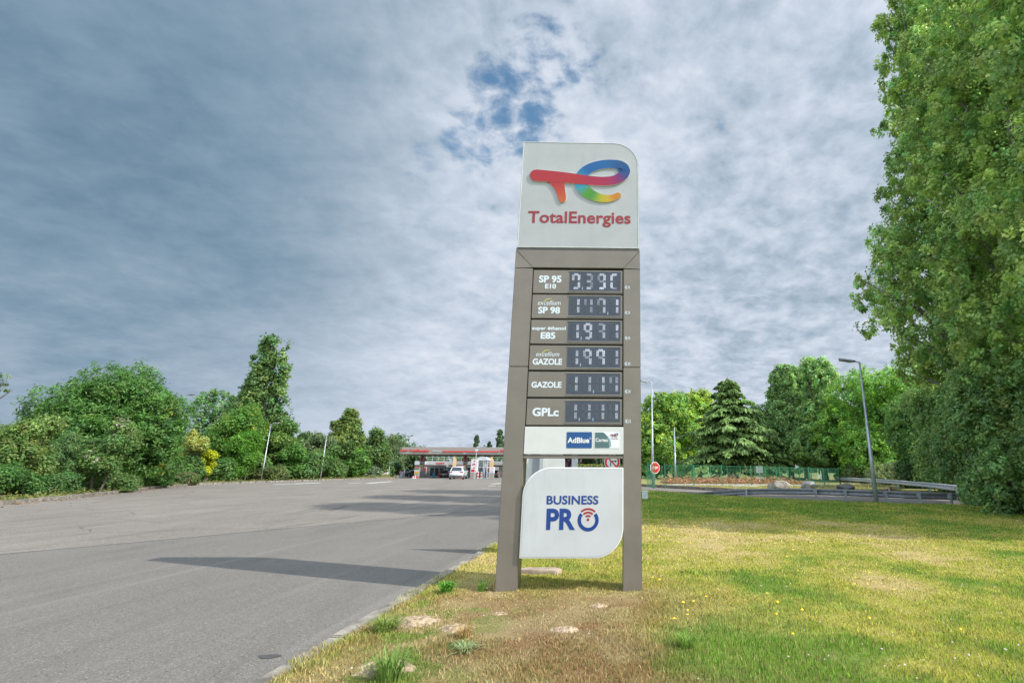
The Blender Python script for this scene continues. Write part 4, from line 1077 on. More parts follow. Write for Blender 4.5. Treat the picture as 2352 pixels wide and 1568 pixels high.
for i, (dx, dy, r) in enumerate(DIRT):
    rng = np.random.default_rng(60+i); n = 46; t = np.linspace(-1, 1, n); X, Y = np.meshgrid(t, t); rr = np.sqrt(X**2+Y**2); an = np.arctan2(Y, X)
    edge = .72+.30*fbm(np.cos(an)*1.5+9+i, np.sin(an)*1.5+4, i, 3)
    hh = .040*r/.36*np.clip(1-(rr/edge)**2, -.25, 1)*(.35+1.3*fbm(X*3+i, Y*3, i, 4)) + (.045*(fbm(X*6, Y*6, i+9, 3)-.5)+.035*(fbm(X*14, Y*14, i+3, 2)-.5))*np.clip(1.3-rr, 0, 1)
    V = np.stack([X*r, Y*r*.8, hh-.004], -1).reshape(-1, 3); j, k = np.meshgrid(np.arange(n-1), np.arange(n-1), indexing='ij')
    F = np.stack([j*n+k, j*n+k+1, (j+1)*n+k+1, (j+1)*n+k], -1).reshape(-1, 4)
    o = amesh('dirt_mound', V, F, M_DIRT, None, smooth=True); o.location = (dx, dy, float(lawn_z(np.array([dx]), np.array([dy]))[0])); tag(o, dl[i], 'dirt mound', 'bare earth mounds in the lawn')
def tuft(name, label, u, v, n, h, w_, col, spread, seed, lean=.7, group=None):
    rng = np.random.default_rng(seed); x, y = gpt(u, v, .06); V = []; C = []
    for i in range(n):
        a = rng.uniform(0, 6.28); q = rng.random()**.6; b_ = np.array((math.cos(a)*spread*q*.35, math.sin(a)*spread*q*.35, -.01)); hh = h*rng.uniform(.5, 1.1); o_ = np.array((math.cos(a), math.sin(a), 0))*spread*rng.uniform(.2, 1)*lean
        s = np.array((-math.sin(a), math.cos(a), 0))*w_*rng.uniform(.6, 1.2); pts = [b_, b_+o_*.25+np.array((0,0,hh*.55)), b_+o_*.65+np.array((0,0,hh*.92)), b_+o_*1.1+np.array((0,0,hh*.85))]
        for k, f in ((0, 1), (1, .8), (2, .5)):
            f2 = (1, .8, .5, .08)[k+1]; V += [pts[k]-s*f, pts[k]+s*f, pts[k+1]+s*f2, pts[k+1]-s*f2]
        C.append(np.repeat((np.array(col)*float(np.clip(rng.normal(1, .2), .5, 1.6)))[None], 12, 0))
    o = amesh(name, np.array(V), np.arange(len(V)).reshape(-1, 4), M_GRASS, None, np.concatenate(C)); o.location = (x, y, float(lawn_z(np.array([x]), np.array([y]))[0])); tag(o, label, 'weed' if 'weed' in name else 'grass tuft', group)
    return o
tuft('grass_tuft', 'big green tuft of long arching grass near the bottom edge by the kerb', 895, 1553, 170, .20, .006, (.17,.27,.06), .26, 1)
tuft('grass_tuft', 'dry straw coloured grass tuft on the worn ground before the pylon', 1068, 1458, 130, .13, .0035, (.42,.29,.12), .16, 2)
tuft('leafy_weed', 'bright green leafy weed between the kerb and the pylon foot', 1025, 1358, 150, .15, .014, (.12,.30,.04), .14, 3, .8)
tuft('grass_tuft', 'green grass tuft touching the pylon leg on the road side', 1108, 1352, 90, .13, .005, (.16,.28,.05), .13, 4)
tuft('leafy_weed', 'flat grey-green weed rosette beside the dry straw tuft', 1072, 1488, 40, .06, .014, (.22,.28,.13), .16, 5, 1.1)
tuft('grass_tuft', 'bushy green tuft with two yellow flowers beside the largest dirt mound', 890, 1440, 220, .13, .005, (.19,.26,.06), .26, 6)
tuft('grass_tuft', 'taller grass tuft in the clover close to the worn patch', 1580, 1480, 110, .13, .005, (.18,.30,.05), .18, 8)
# stone slab lying behind the pylon
x, y = gpt(1238, 1317, .05)
bm = MB().plan([(-.30,-.10),(.26,-.14),(.33,.02),(.22,.14),(-.24,.13),(-.33,.03)], -.05, .045).build('stone_slab', mat('slab_stone', (.33,.26,.20), .95, 0, .3, 5, .6, 25), bevel=.015)
bm.location = (x, y+.1, .05); tag(bm, 'flat pinkish stone slab in the grass between the pylon legs', 'stone')
o = MB().add([(.09*math.cos(t)*(1+.25*math.sin(3*t)), .05*math.sin(t), 0) for t in np.linspace(0, 6.28, 15)[:-1]], [tuple(range(14))]).build('tar_spot', mat('tar', (.05,.05,.05), .8)); p = gpt(618, 1511, 0); o.location = (p[0], p[1], .008); tag(o, kind='structure')
def litter():
    rng = np.random.default_rng(5); n = 420; i = rng.integers(0, 6, n); t = rng.random(n)
    A = np.array(LK)[i]; B = np.array(LK)[i+1]; P = A+(B-A)*t[:, None]; off = rng.gamma(1.2, .35, n)+.12
    C = np.stack([P[:,0]+off, P[:,1]-off*.3, np.full(n, .02)], 1)
    V, F, c = leaf_quads(rng, C, np.tile((0., 0, 1), (n, 1)), .12, .6, np.array((.26,.13,.05))*rng.uniform(.5, 1.4, (n, 1)), 2.0)
    tag(amesh('fallen_leaves', V, F, M_GRASS, None, c), 'brown fallen leaves lying along the far kerb', 'leaves', kind='stuff')
litter()

# ================================================================== RIGHT: rails, lamps, fence, rocks
def wrail(name, label, pts, ztop, mm, posts, seed=0, post_h=.62, group='steel guard rails'):
    """W-beam rail (two waves) on posts"""
    root = empty(name, (pts[0][0], pts[0][1], 0)); tag(root, label, 'guard rail', group); o0 = Vector(pts[0]+(0,))
    prof = [(0, .0), (.045, .03), (.045, .085), (0, .125), (0, .175), (.045, .215), (.045, .27), (0, .30)]
    P = [Vector((p[0], p[1], 0)) for p in pts]; vs, fs = [], []; k = len(prof)
    for i, p in enumerate(P):
        d = (P[min(i+1, len(P)-1)]-P[max(i-1, 0)]).normalized(); nn = Vector((d.y, -d.x, 0))
        zt = ztop[i] if hasattr(ztop, '__len__') else ztop
        vs += [p-o0+nn*a+Vector((0, 0, zt-.30+z)) for a, z in prof]
    for i in range(len(P)-1):
        for j in range(k-1): fs.append((i*k+j, (i+1)*k+j, (i+1)*k+j+1, i*k+j+1))
    ob = MB().add(vs, fs).build('beam', mm, root, smooth=True)
    s = ob.modifiers.new('thick', 'SOLIDIFY'); s.thickness = .006
    for (x, y, d) in posts:
        zt = float(np.interp(x, [p.x for p in sorted(P, key=lambda q: q.x)], [z for _, z in sorted(zip([p.x for p in P], ztop if hasattr(ztop, '__len__') else [ztop]*len(P)))]))
        v = Vector((x, y, 0))-o0
        mb = MB(); mb.box((v.x-.035, v.y-.05, -.3), (v.x+.035, v.y-.04, zt+.02)); mb.box((v.x-.035, v.y+.04, -.3), (v.x+.035, v.y+.05, zt+.02)); mb.box((v.x-.004, v.y-.04, -.3), (v.x+.004, v.y+.04, zt+.015))
        mb.box((v.x-.05, v.y+.05, zt-.24), (v.x+.05, v.y+.16, zt-.06)) if d else None
        mb.build('post', M_GALV, root)
r1 = [(4.3, 31.0), (5.6, 29.6), (6.9, 28.2), (8.2, 26.7), (9.5, 25.3), (10.7, 24.5), (11.9, 23.6), (13.1, 23.0), (14.6, 22.7), (16.5, 22.6)]
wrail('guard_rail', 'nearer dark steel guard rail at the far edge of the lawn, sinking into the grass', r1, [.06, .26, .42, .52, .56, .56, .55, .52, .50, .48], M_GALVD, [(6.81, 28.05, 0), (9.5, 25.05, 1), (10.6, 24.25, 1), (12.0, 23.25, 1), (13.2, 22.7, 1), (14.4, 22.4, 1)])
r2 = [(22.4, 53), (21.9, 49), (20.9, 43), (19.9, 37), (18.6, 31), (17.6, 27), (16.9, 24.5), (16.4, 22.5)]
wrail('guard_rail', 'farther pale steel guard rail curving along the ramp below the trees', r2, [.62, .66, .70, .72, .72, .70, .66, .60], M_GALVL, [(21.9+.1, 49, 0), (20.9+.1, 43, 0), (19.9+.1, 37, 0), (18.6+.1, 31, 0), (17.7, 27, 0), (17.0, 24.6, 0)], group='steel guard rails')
def lamp(label, base, h, arm, r, group, name='lamp_post', head=True, band=True, lean=(0, 0), armlen=.62, mm=None):
    root = empty(name, base); tag(root, label, 'lamp post', group)
    top = Vector((lean[0], lean[1], h)); mm = mm or M_GALV
    b_ = Vector((0, 0, 0)); f = lambda t: b_.lerp(top, t)
    MB().tube([f(-.02), f(.30), f(.55), f(.551), f(1.0)], [r, r*.82, r*.66, r*.55, r*.38], 12).build('pole', mm, root, smooth=True)
    if band: MB().tube([f(.545), f(.56)], r*.75, 12).build('collar', mm, root)
    if head:
        a = Vector(arm).normalized(); e = f(1.0)
        MB().tube([f(.985), f(1.0)+Vector((0, 0, .05)), e+a*armlen*.35+Vector((0,0,.09))], r*.36, 8).build('arm', mm, root, smooth=True)
        mb = MB(); M = Matrix.Translation(e+a*armlen*.3+Vector((0,0,.08))) @ a.to_track_quat('X', 'Z').to_matrix().to_4x4() @ Matrix.Rotation(R(-6), 4, 'Y')
        vs = [(0,-.05,-.02),(armlen*.3,-.14,-.05),(armlen,-.13,-.04),(armlen*1.08,-.06,-.02),(armlen*1.08,.06,-.02),(armlen,.13,-.04),(armlen*.3,.14,-.05),(0,.05,-.02)]
        tp = [(x, y*.8, z+.085) for x, y, z in vs]
        mb.add([M @ Vector(p) for p in vs+tp], [tuple(range(7, -1, -1)), tuple(range(8, 16))]+[(i, (i+1) % 8, 8+(i+1) % 8, 8+i) for i in range(8)])
        mb.build('lamp_head', mat('lamp_grey', (.17,.18,.19), .5), root)
    return root
GLP = "lamp posts"
b_ = Vector((11.55, 23.3, 0)); lamp('big galvanised lamp post standing at the lawn edge behind the steel rail', b_, zof(833, 23.3, 1964), (-1, -.1, 0), .105, GLP, armlen=.75)
Y = 40; b_ = px(1499, Y, .15); lamp('galvanised lamp post right behind the stop sign beside the price pylon', b_, zof(880, Y, 1492)-.15, (-1, -.3, 0), .11, GLP, armlen=.7)
Y = 46; b_ = px(1551, Y, .2); lamp('bare galvanised mast without lamp inside the fenced plot', b_, zof(980, Y, 1550)-.2, (-1, 0, 0), .10, 'poles without lamps', name='mast', head=False)
Y = 33; b_ = px(2154, Y, .1); lamp('galvanised pole half hidden by leaves behind the farther guard rail', b_, 3.4, (-1, 0, 0), .10, 'poles without lamps', name='mast', head=False)
Y = 60; b_ = px(2399*.784, Y, .1); lamp('slim pole half hidden in leaves behind the small notice of the fence', b_, 8, (-1, 0, 0), .08, 'poles without lamps', name='mast', head=False)
for u, v, Y, vb, lab, ln in ((424, 912, 43.0, 1120, 'lamp post beside the huge laurel, its head just clear of the leaves', 0), (622, 977, 52.5, 1110, 'slim lamp post in front of the dark bushy tree on the far bank', 0), (751, 997, 59.5, 1100, 'slim lamp post among the birches on the far bank', 0)):
    b_ = px(u-5, Y, .12); b_.x = xof(u+ln*0, v, Y)+ln*0; lamp(lab, b_, zof(v, Y, u)-.12, (1, -.2, 0), .07, GLP, armlen=.7, mm=M_GALVL)
# stop sign
def octa(r, a0=22.5, n=8): return [(r*math.cos(R(a0+i*360/n)), r*math.sin(R(a0+i*360/n))) for i in range(n)]
Y = 38.5; b_ = px(1504, Y, .15); root = empty('stop_sign', b_, R(32)); tag(root, 'red octagonal stop sign before the lamp post beside the price pylon', 'stop sign')
zc = zof(1073.5, Y, 1503)-.15
MB().tube([(0, .03, -.2), (0, .03, zc+.35)], .035, 10).build('post', M_GALV, root, smooth=True)
MB().prism([(x, z+zc) for x, z in octa(.46)], -.03, -.005).build('sign_plate', M_WRIM, root)
face = MB().prism([(x, z+zc) for x, z in octa(.41)], -.034, -.031).build('sign_face', M_SIGNRED, root)
lettering('STOP', (-.27, .27, zc-.10, zc+.10), -.037, M_WRIM, face, bold=.03)
# no right turn sign
Y = 27.5; b_ = px(1406, Y, .05); root = empty('no_right_turn_sign', b_, R(2)); tag(root, 'round no right turn sign showing through the gap of the price pylon', 'traffic sign')
zc = zof(1061, Y, 1406)-.05; sr = 18.3/1157*Y
MB().tube([(0, .04, -.2), (0, .04, zc+.3)], .03, 10).build('post', M_GALV, root, smooth=True)
mb = MB().prism([(x, z+zc) for x, z in octa(sr, 0, 40)], -.02, 0).build('sign_plate', M_WRIM, root)
mb = MB(); stroke(mb, [np.array((sr*.81*math.cos(t), zc+sr*.81*math.sin(t), sr*.13, .60, .03, .025)) for t in np.linspace(0, 2*math.pi, 49)], -.024, -.021, False, False, side=0)
mb.build('red_ring', M_PAINTED, root, col=True)
mb = MB().box((-sr*.24, -.023, zc-sr*.5), (-sr*.13, -.021, zc+sr*.18)); mb.box((-sr*.24, -.0232, zc+sr*.07), (sr*.38, -.0212, zc+sr*.18)); mb.add([(sr*.36, -.023, zc-sr*.03), (sr*.62, -.023, zc+sr*.125), (sr*.36, -.023, zc+sr*.28)], [(0,1,2)])
mb.build('turn_arrow', M_BLACK, root)
mb = MB(); stroke(mb, [np.array((q*sr*.62, zc-q*sr*.62, sr*.085, .60, .03, .025)) for q in (-.95, .95)], -.027, -.0245, False, False, side=0); mb.build('red_bar', M_PAINTED, root, col=True)
# back of a direction board just behind the pylon
Y = 9.5; root = empty('direction_board', (-1.62, Y, .05)); tag(root, 'white direction board seen from its back through the pylon gap, with one steel post', 'sign board')
zt, zb = zof(1049, Y, 1250)+.10, zof(1235, Y, 1250)
x0, x1 = -.62, xof(1297, 1070, Y)+1.62; r = .26
o_ = [(x0, zb-.05), (x1, zb-.05)]+[(x1-r+r*math.cos(t), zt-r+r*math.sin(t)) for t in np.linspace(0, math.pi/2, 12)]+[(x0, zt)]
MB().prism(o_, 0, .05).build('board', mat('board_back', (.58,.60,.58), .5, 0, .05), root, bevel=.008)
xp = xof(1243, 1070, Y)+1.62
MB().box((xp-.02, -.10, -.3), (xp+.055, -.004, zt-.02)).build('post', M_GALVL, root, bevel=.006)
MB().box((xp-.16, -.03, zb+.1), (xp-.03, -.003, zt-.06)).build('stiffener', mat('board_grey', (.30,.33,.35), .5), root)
Y = 16; b_ = px(1320, Y, .05); mb = MB().box((-.075, -.075, -.3), (.075, .075, 1.95)); mb.box((-.085, -.085, 1.95), (.085, .085, 1.965)); o = mb.build('square_post', M_GALVL, bevel=.008); o.location = b_; o.rotation_euler.z = R(38); tag(o, 'square galvanised steel post seen through the gap of the price pylon', 'post')
Y = 25; b_ = px(1481, Y, .05); root = empty('utility_box', b_); tag(root, 'small pale grey box low on the lawn beside the price pylon leg', 'utility box')
MB().box((-.14, -.08, .02), (.14, .10, .36)).build('housing', mat('box_grey', (.55,.58,.57), .5), root, bevel=.02); MB().box((-.155, -.095, .36), (.155, .115, .40)).build('lid', mat('box_lid', (.62,.65,.64), .5), root, bevel=.012)

# ---- green mesh fence
M_GREEN = mat('fence_green', (.030, .20, .10), .5, 0, .1)
def fence(label, pts, h, z0, spacing=.11, wire=.007, group='green wire mesh fences', name='mesh_fence'):
    root = empty(name, (pts[0][0], pts[0][1], 0)); tag(root, label, 'fence', group); o0 = Vector((pts[0][0], pts[0][1], 0))
    for i, (x, y) in enumerate(pts):
        z = z0[i] if hasattr(z0, '__len__') else z0
        v = Vector((x, y, z))-o0; MB().box((v.x-.03, v.y-.03, v.z-.2), (v.x+.03, v.y+.03, v.z+h+.06)).build('fence_post', M_GREEN, root)
    for i, (a, b_) in enumerate(zip(pts, pts[1:])):
        za, zb_ = (z0[i], z0[i+1]) if hasattr(z0, '__len__') else (z0, z0)
        A = Vector((*a, za+.04))-o0; B = Vector((*b_, zb_+.04))-o0; L = (B-A).length; n = max(2, int(L/spacing)); mb = MB()
        for k in range(1, n):
            p = A.lerp(B, k/n); mb.box((p.x-wire*.6, p.y-wire*.6, p.z), (p.x+wire*.6, p.y+wire*.6, p.z+h-.02))
        for q in (0, .2, .4, .6, .8, .97, 1.0):
            up = Vector((0, 0, (h-.03)*q)); mb.bar(A+up, B+up, wire*1.6)
        mb.build('mesh_panel', M_GREEN, root)
Yf = 38.6
fp = [(px(u, Yf+d).x, Yf+d) for u, d in ((1527, 0), (1592, .15), (1657, .3), (1724, .4), (1790, .3), (1856, .0), (1926, -.6))]
fence('front green mesh fence behind the boulders, running from the stop sign to the ramp bend', fp, 1.62, [.16, .12, .08, .02, -.02, -.06, -.10])
bp = [(px(u, 54).x, 54) for u in (1484, 1520, 1557, 1594, 1632, 1670, 1700)]
fence('rear green mesh fence before the cedar, parallel to the front one', bp, 1.5, .18, .14, .007)
dp = [(px(1733, 53).x, 53), (px(1757, 50.5).x, 50.5), (px(1782, 48.3).x, 48.3), (px(1808, 46.3).x, 46.3), (px(1835, 44.4).x, 44.4), (px(1862, 42.5).x, 42.5), (px(1890, 40.6).x, 40.6), fp[-1]]
fence('slanting green mesh fence along the ramp road, closing the plot at its corner', dp, 1.55, [.12, .10, .08, .05, .02, -.02, -.06, -.10], .13, .007)
root = empty('mesh_gate', (px(1487, 37).x, 37, .15)); tag(root, 'green gate leaves standing edge on beside the price pylon leg', 'gate')
for k in range(6):
    x = .0+.085*k; MB().box((x-.02, -k*.28, 0), (x+.025, -k*.28+.05, 1.72-.02*k)).build('gate_bar', M_GREEN, root)
MB().bar((0, .02, .85), (.45, -1.38, .85), .05).build('gate_rail', M_GREEN, root)
nb = MB().box((-.16, -.012, 0), (.16, 0, .30)).build('notice', M_WRIM); nb.location = (px(1862*1.0, 41.9).x+.5, 41.4, .72); tag(nb, 'small white notice plate fixed to the slanting fence', 'notice')
# boulders
M_ROCK = mat('rock', (.27,.24,.20), .95, 0, .45, 3.2, 1.0, 9, dirt=.5)
M_ROCKG = mat('rock_grey', (.27,.27,.265), .95, 0, .45, 3.2, 1.0, 9, dirt=.5)
M_ROCKD = mat('rock_dark', (.085,.085,.08), .95, 0, .5, 3.2, 1.0, 9)
def rock(label, u, Y, size, m, seed, z=.15, cut=0, group='boulders beyond the steel rail'):
    bm = bmesh.new(); bmesh.ops.create_icosphere(bm, subdivisions=4, radius=1); rng = np.random.default_rng(seed)
    pl = [(Vector(unit(rng.normal(0, 1, (1, 3)))[0]), rng.uniform(.62, .92)) for _ in range(13)]
    for v in bm.verts:
        p = v.co.copy()
        for n_, d in pl:
            q = p.dot(n_)
            if q > d: p -= n_*(q-d)*.92
        nz = float(fbm(np.array([p.x*2.2+seed+p.z]), np.array([p.y*2.2+p.z*1.7]), seed, 4)[0])-.5
        p *= 1+.16*nz; v.co = Vector((p.x*size[0], p.y*size[1], p.z*size[2]))
    me = bpy.data.meshes.new('boulder'); bm.to_mesh(me); bm.free(); me.materials.append(m)
    o = link(bpy.data.objects.new('boulder', me)); b_ = px(u, Y, z); o.location = b_+Vector((0, 0, size[2]*.55)); o.rotation_euler.z = seed; tag(o, label, 'boulder', group)
rock('brown lichen-covered boulder, widest of those right behind the steel rail', 1786, 33.2, (.74, .5, .42), M_ROCK, 3)
rock('pale grey faceted boulder between the brown one and the dark one', 1851, 33.0, (.62, .5, .44), M_ROCKG, 8)
rock('low dark boulder beside the big lamp post, last in the row', 1937, 32.6, (.78, .5, .36), M_ROCKD, 5, .05)
rock('long tan stone behind the fence near the bare mast', 1642, 57, (1.15, .6, .42), M_ROCK, 11, .18, group='stones beyond the rear fence')
rock('small tan stone behind the fence near the parked grey car', 1683, 57, (.75, .6, .5), M_ROCK, 12, .18, group='stones beyond the rear fence')
sl_ = MB().plan([(-1.0,-.25),(.9,-.28),(1.05,.1),(.6,.3),(-.8,.28),(-1.15,.05)], 0, .10).build('concrete_slab', mat('slab_pale', (.42,.39,.34), .95, 0, .25, 4, .5, 20), bevel=.02); sl_.location = (px(1709, 38).x, 37.6, .17); tag(sl_, 'cracked pale concrete slab lying before the front fence', 'slab')
lw = MB().plan([(-.95, -.2), (.95, -.25), (.95, .2), (-.95, .2)], 0, .28).build('low_wall', mat('low_wall', (.10,.11,.06), .95, 0, .4, 5, .8, 15), bevel=.05); lw.location = (px(1899, 35.5).x, 35.5, .12); tag(lw, 'low mossy wall stub between the grey boulder and the dark boulder', 'wall')
def dry_growth():
    rng = np.random.default_rng(23); n = 5200; C = np.stack([rng.uniform(3.6, 16.0, n), rng.uniform(43.2, 49.5, n), rng.gamma(1.6, .11, n)+.15], 1)
    keep = C[:,0] < 17.0-(C[:,1]-43)*.15; C = C[keep]; n = len(C)
    V, F, c = leaf_quads(rng, C, np.tile((0., -.3, 1), (n, 1)), .30, .35, np.array((.33,.165,.085))*rng.normal(1, .28, (n, 1)).clip(.4, 1.8)*np.stack([np.ones(n), rng.normal(1, .15, n), np.ones(n)], 1), .3, droop=-.8)
    tag(amesh('dry_growth', V, F, M_GRASS, None, c), 'rust brown dry plants covering the fenced plot', 'dry plants', kind='stuff')
    V, F, c = leaf_quads(rng, np.stack([rng.uniform(1.5, 20, 9000), rng.uniform(31.5, 40, 9000), rng.gamma(1.5, .035, 9000)+.17], 1), np.tile((0., -.3, 1), (9000, 1)), .16, .22, np.array((.30,.27,.075))*rng.normal(1, .3, (9000, 1)).clip(.4, 1.8), .3, droop=-1.2)
    k = V.reshape(-1, 4, 3)[:, 0]; ok = (k[:,1] > np.interp(k[:,0], [1.8,5.3,7.5,10,13,17,20], [42.5,37.2,33.6,31.6,31.4,33,38])+.15); V = V.reshape(-1, 4, 3)[ok].reshape(-1, 3); c = c.reshape(-1, 4, 3)[ok].reshape(-1, 3)
    tag(amesh('verge_grass', V, np.arange(len(V)).reshape(-1, 4), M_GRASS, None, c), 'dry yellow grass on the verge before the green fence', 'grass', kind='stuff')
    n = 7000; i = rng.integers(0, len(LK)-1, n); A = np.array(LK)[i]; B = np.array(LK)[i+1]; P = A+(B-A)*rng.random((n, 1)); off = rng.gamma(1.3, .5, n)
    C = np.stack([P[:,0]-off-.1, P[:,1], rng.gamma(1.5, .05, n)+.12], 1)
    V, F, c = leaf_quads(rng, C, np.tile((.3, -.3, 1), (n, 1)), .22, .25, np.array((.15,.16,.045))*rng.normal(1, .35, (n, 1)).clip(.4, 1.8)*np.stack([rng.normal(1, .2, n), np.ones(n), np.ones(n)], 1), .3, droop=-1.0)
    tag(amesh('verge_weeds', V, F, M_GRASS, None, c), 'mixed grass and weeds growing along the far kerb', 'weeds', kind='stuff')
dry_growth()

# ================================================================== CARS AND PEOPLE
M_TYRE = mat('tyre', (.018,.018,.019), .85); M_RIM = mat('alloy', (.42,.43,.45), .3, .8); M_GLASS = mat('car_glass', (.018,.024,.03), .06, 0, .05, 3, spec=.8)
M_TAIL = mat('tail_red', (.36,.012,.02), .2); M_HEADL = mat('headlight', (.62,.65,.68), .1); M_CLAD = mat('car_cladding', (.055,.055,.062), .6); M_PLATE = mat('number_plate', (.62,.63,.60), .5)
SUVS = [(0.0,.34,.80,.83,.80,.76),(.10,.25,1.0,1.03,.89,.80),(.50,.22,1.06,1.60,.92,.68),(1.5,.21,1.05,1.68,.92,.71),(2.6,.21,1.02,1.58,.92,.69),(3.35,.21,1.0,1.05,.92,.82),(4.2,.24,.88,.94,.88,.78),(4.5,.34,.70,.73,.78,.70)]
HATCH = [(0.0,.36,.72,.75,.72,.68),(.08,.24,.92,.95,.81,.72),(.45,.20,.95,1.42,.84,.62),(1.2,.19,.95,1.49,.84,.65),(2.1,.19,.92,1.42,.84,.63),(2.8,.19,.90,.95,.84,.74),(3.55,.22,.78,.84,.80,.70),(3.85,.32,.62,.65,.70,.62)]
SEDAN = [(0.0,.34,.74,.77,.76,.70),(.12,.24,.92,.95,.86,.76),(.75,.20,.95,1.0,.88,.78),(1.35,.19,.95,1.40,.88,.64),(2.5,.19,.93,1.42,.88,.66),(3.35,.19,.90,.95,.88,.78),(4.2,.22,.78,.84,.84,.72),(4.5,.32,.62,.65,.74,.66)]
def car(label, base, rz, st, paint, group, clad=False, name='parked_car', plate=True):
    root = empty(name, base, rz); tag(root, label, 'car', group)       # local +y is forward, rear at y=0
    L = st[-1][0]; vs, fs = [], []; k = 9
    for (y, zb, zt, zr, wb, wr) in st:
        y -= L/2; zm = zb+(zt-zb)*.55
        half = [(wb*.93, zb), (wb*1.0, zm), (wb*.97, zt), (wr, zr)]
        vs += [(-x, y, z) for x, z in half] + [(0, y, zr+.03*(1 if zr > 1.2 else .5))] + [(x, y, z) for x, z in half[::-1]]
    for i in range(len(st)-1):
        for j in range(k-1): fs.append((i*k+j, i*k+j+1, (i+1)*k+j+1, (i+1)*k+j))
        fs.append((i*k+8, i*k, (i+1)*k, (i+1)*k+8))
    fs.append(tuple(range(k-1, -1, -1))); fs.append(tuple((len(st)-1)*k+j for j in range(k)))
    mb = MB().add(vs, fs); body = mb.build('body', mat('paint_'+paint[0], paint[1], .25, 0, .04, 2, coat=.6), root, smooth=False)
    bm = bmesh.new(); bm.from_mesh(body.data); bmesh.ops.recalc_face_normals(bm, faces=bm.faces); bmesh.ops.bevel(bm, geom=bm.edges[:], offset=.035, segments=2, affect='EDGES', clamp_overlap=True)
    for f in bm.faces: f.smooth = True
    bm.to_mesh(body.data); bm.free()
    V = [Vector(v) for v in vs]
    def pane(nm, quads, sc=.84):
        mb = MB()
        for q in quads:
            P = [V[a] for a in q]; c = sum(P, Vector())/len(P); nn = (P[1]-P[0]).cross(P[-1]-P[0]).normalized()
            if nn.dot(c-Vector((0, c.y*.6, .7))) < 0: nn = -nn
            mb.add([c+(p-c)*sc+nn*.022 for p in P], [tuple(range(len(P)))])
        mb.build(nm, M_GLASS, root)
    lo = [i for i in range(len(st)-1) if st[i][3] < 1.2 and st[i+1][3] > 1.2][0]; hi = [i for i in range(len(st)-1) if st[i][3] > 1.2 and st[i+1][3] < 1.2][0]
    pane('rear_window', [(lo*k+3, lo*k+5, (lo+1)*k+5, (lo+1)*k+3)]); pane('windscreen', [(hi*k+3, hi*k+5, (hi+1)*k+5, (hi+1)*k+3)], .88)
    for a in (2, 5):
        pane('side_window', [(i*k+a, i*k+a+1, (i+1)*k+a+1, (i+1)*k+a) for i in range(lo+1, hi)] + [(hi*k+a, hi*k+a+1, (hi+1)*k+(a+1 if a == 2 else a))])
    rw = .36 if st is SUVS else .31; wb = st[2][4]
    for y in (-L/2+.78, L/2-.88):
        for sx in (-1, 1):
            x = sx*(wb-.10)
            ty = MB().tube([(x-.115, y, rw), (x-.10, y, rw), (x+.10, y, rw), (x+.115, y, rw)], [rw*.9, rw, rw, rw*.9], 20).build('wheel', M_TYRE, root, smooth=False)
            MB().tube([(x+sx*.105, y, rw), (x+sx*.122, y, rw)], [rw*.66, rw*.60], 14).build('rim', M_RIM, ty)
    for sx in (-1, 1):
        x = sx*st[1][4]*.74
        MB().box((x-.21, -L/2-.005, st[0][2]+.07), (x+.17 if sx < 0 else x+.21, -L/2+.16, st[0][2]+.22)).build('tail_light', M_TAIL, root, bevel=.03)
        MB().box((x-.2, L/2-.30, st[-2][2]-.16), (x+.2, L/2-.10, st[-2][2]-.02)).build('headlight', M_HEADL, root, bevel=.03)
    if plate: MB().box((-.26, -L/2-.025, .60), (.26, -L/2+.01, .72)).build('number_plate', M_PLATE, root)
    for q in (MB().box((-st[1][4]*.9, -L/2-.04, .30), (st[1][4]*.9, -L/2+.25, .56 if clad else .40)), MB().box((-st[1][4]*.86, L/2-.25, .26), (st[1][4]*.86, L/2+.03, .42))): q.build('bumper', M_CLAD if clad else mat('bumper_dark', (.03,.03,.032), .6), root, bevel=.05)
    if clad:
        for sx in (-1, 1): MB().box((sx*wb-.05, -L/2+.2, .26), (sx*wb+.02, L/2-.3, .48)).build('sill_cladding', M_CLAD, root, bevel=.02)
        for sx in (-1, 1): MB().box((sx*.98-.10, L/2-1.62, .98), (sx*.98+.10, L/2-1.50, 1.13)).build('mirror', MATS['paint_'+paint[0]], root, bevel=.03)
    return root
WHITE_P = ('white', (.50,.51,.52)); BLACK_P = ('black', (.03,.033,.037)); GREY_P = ('grey', (.24,.25,.27))
GC = 'cars at the fuel station'
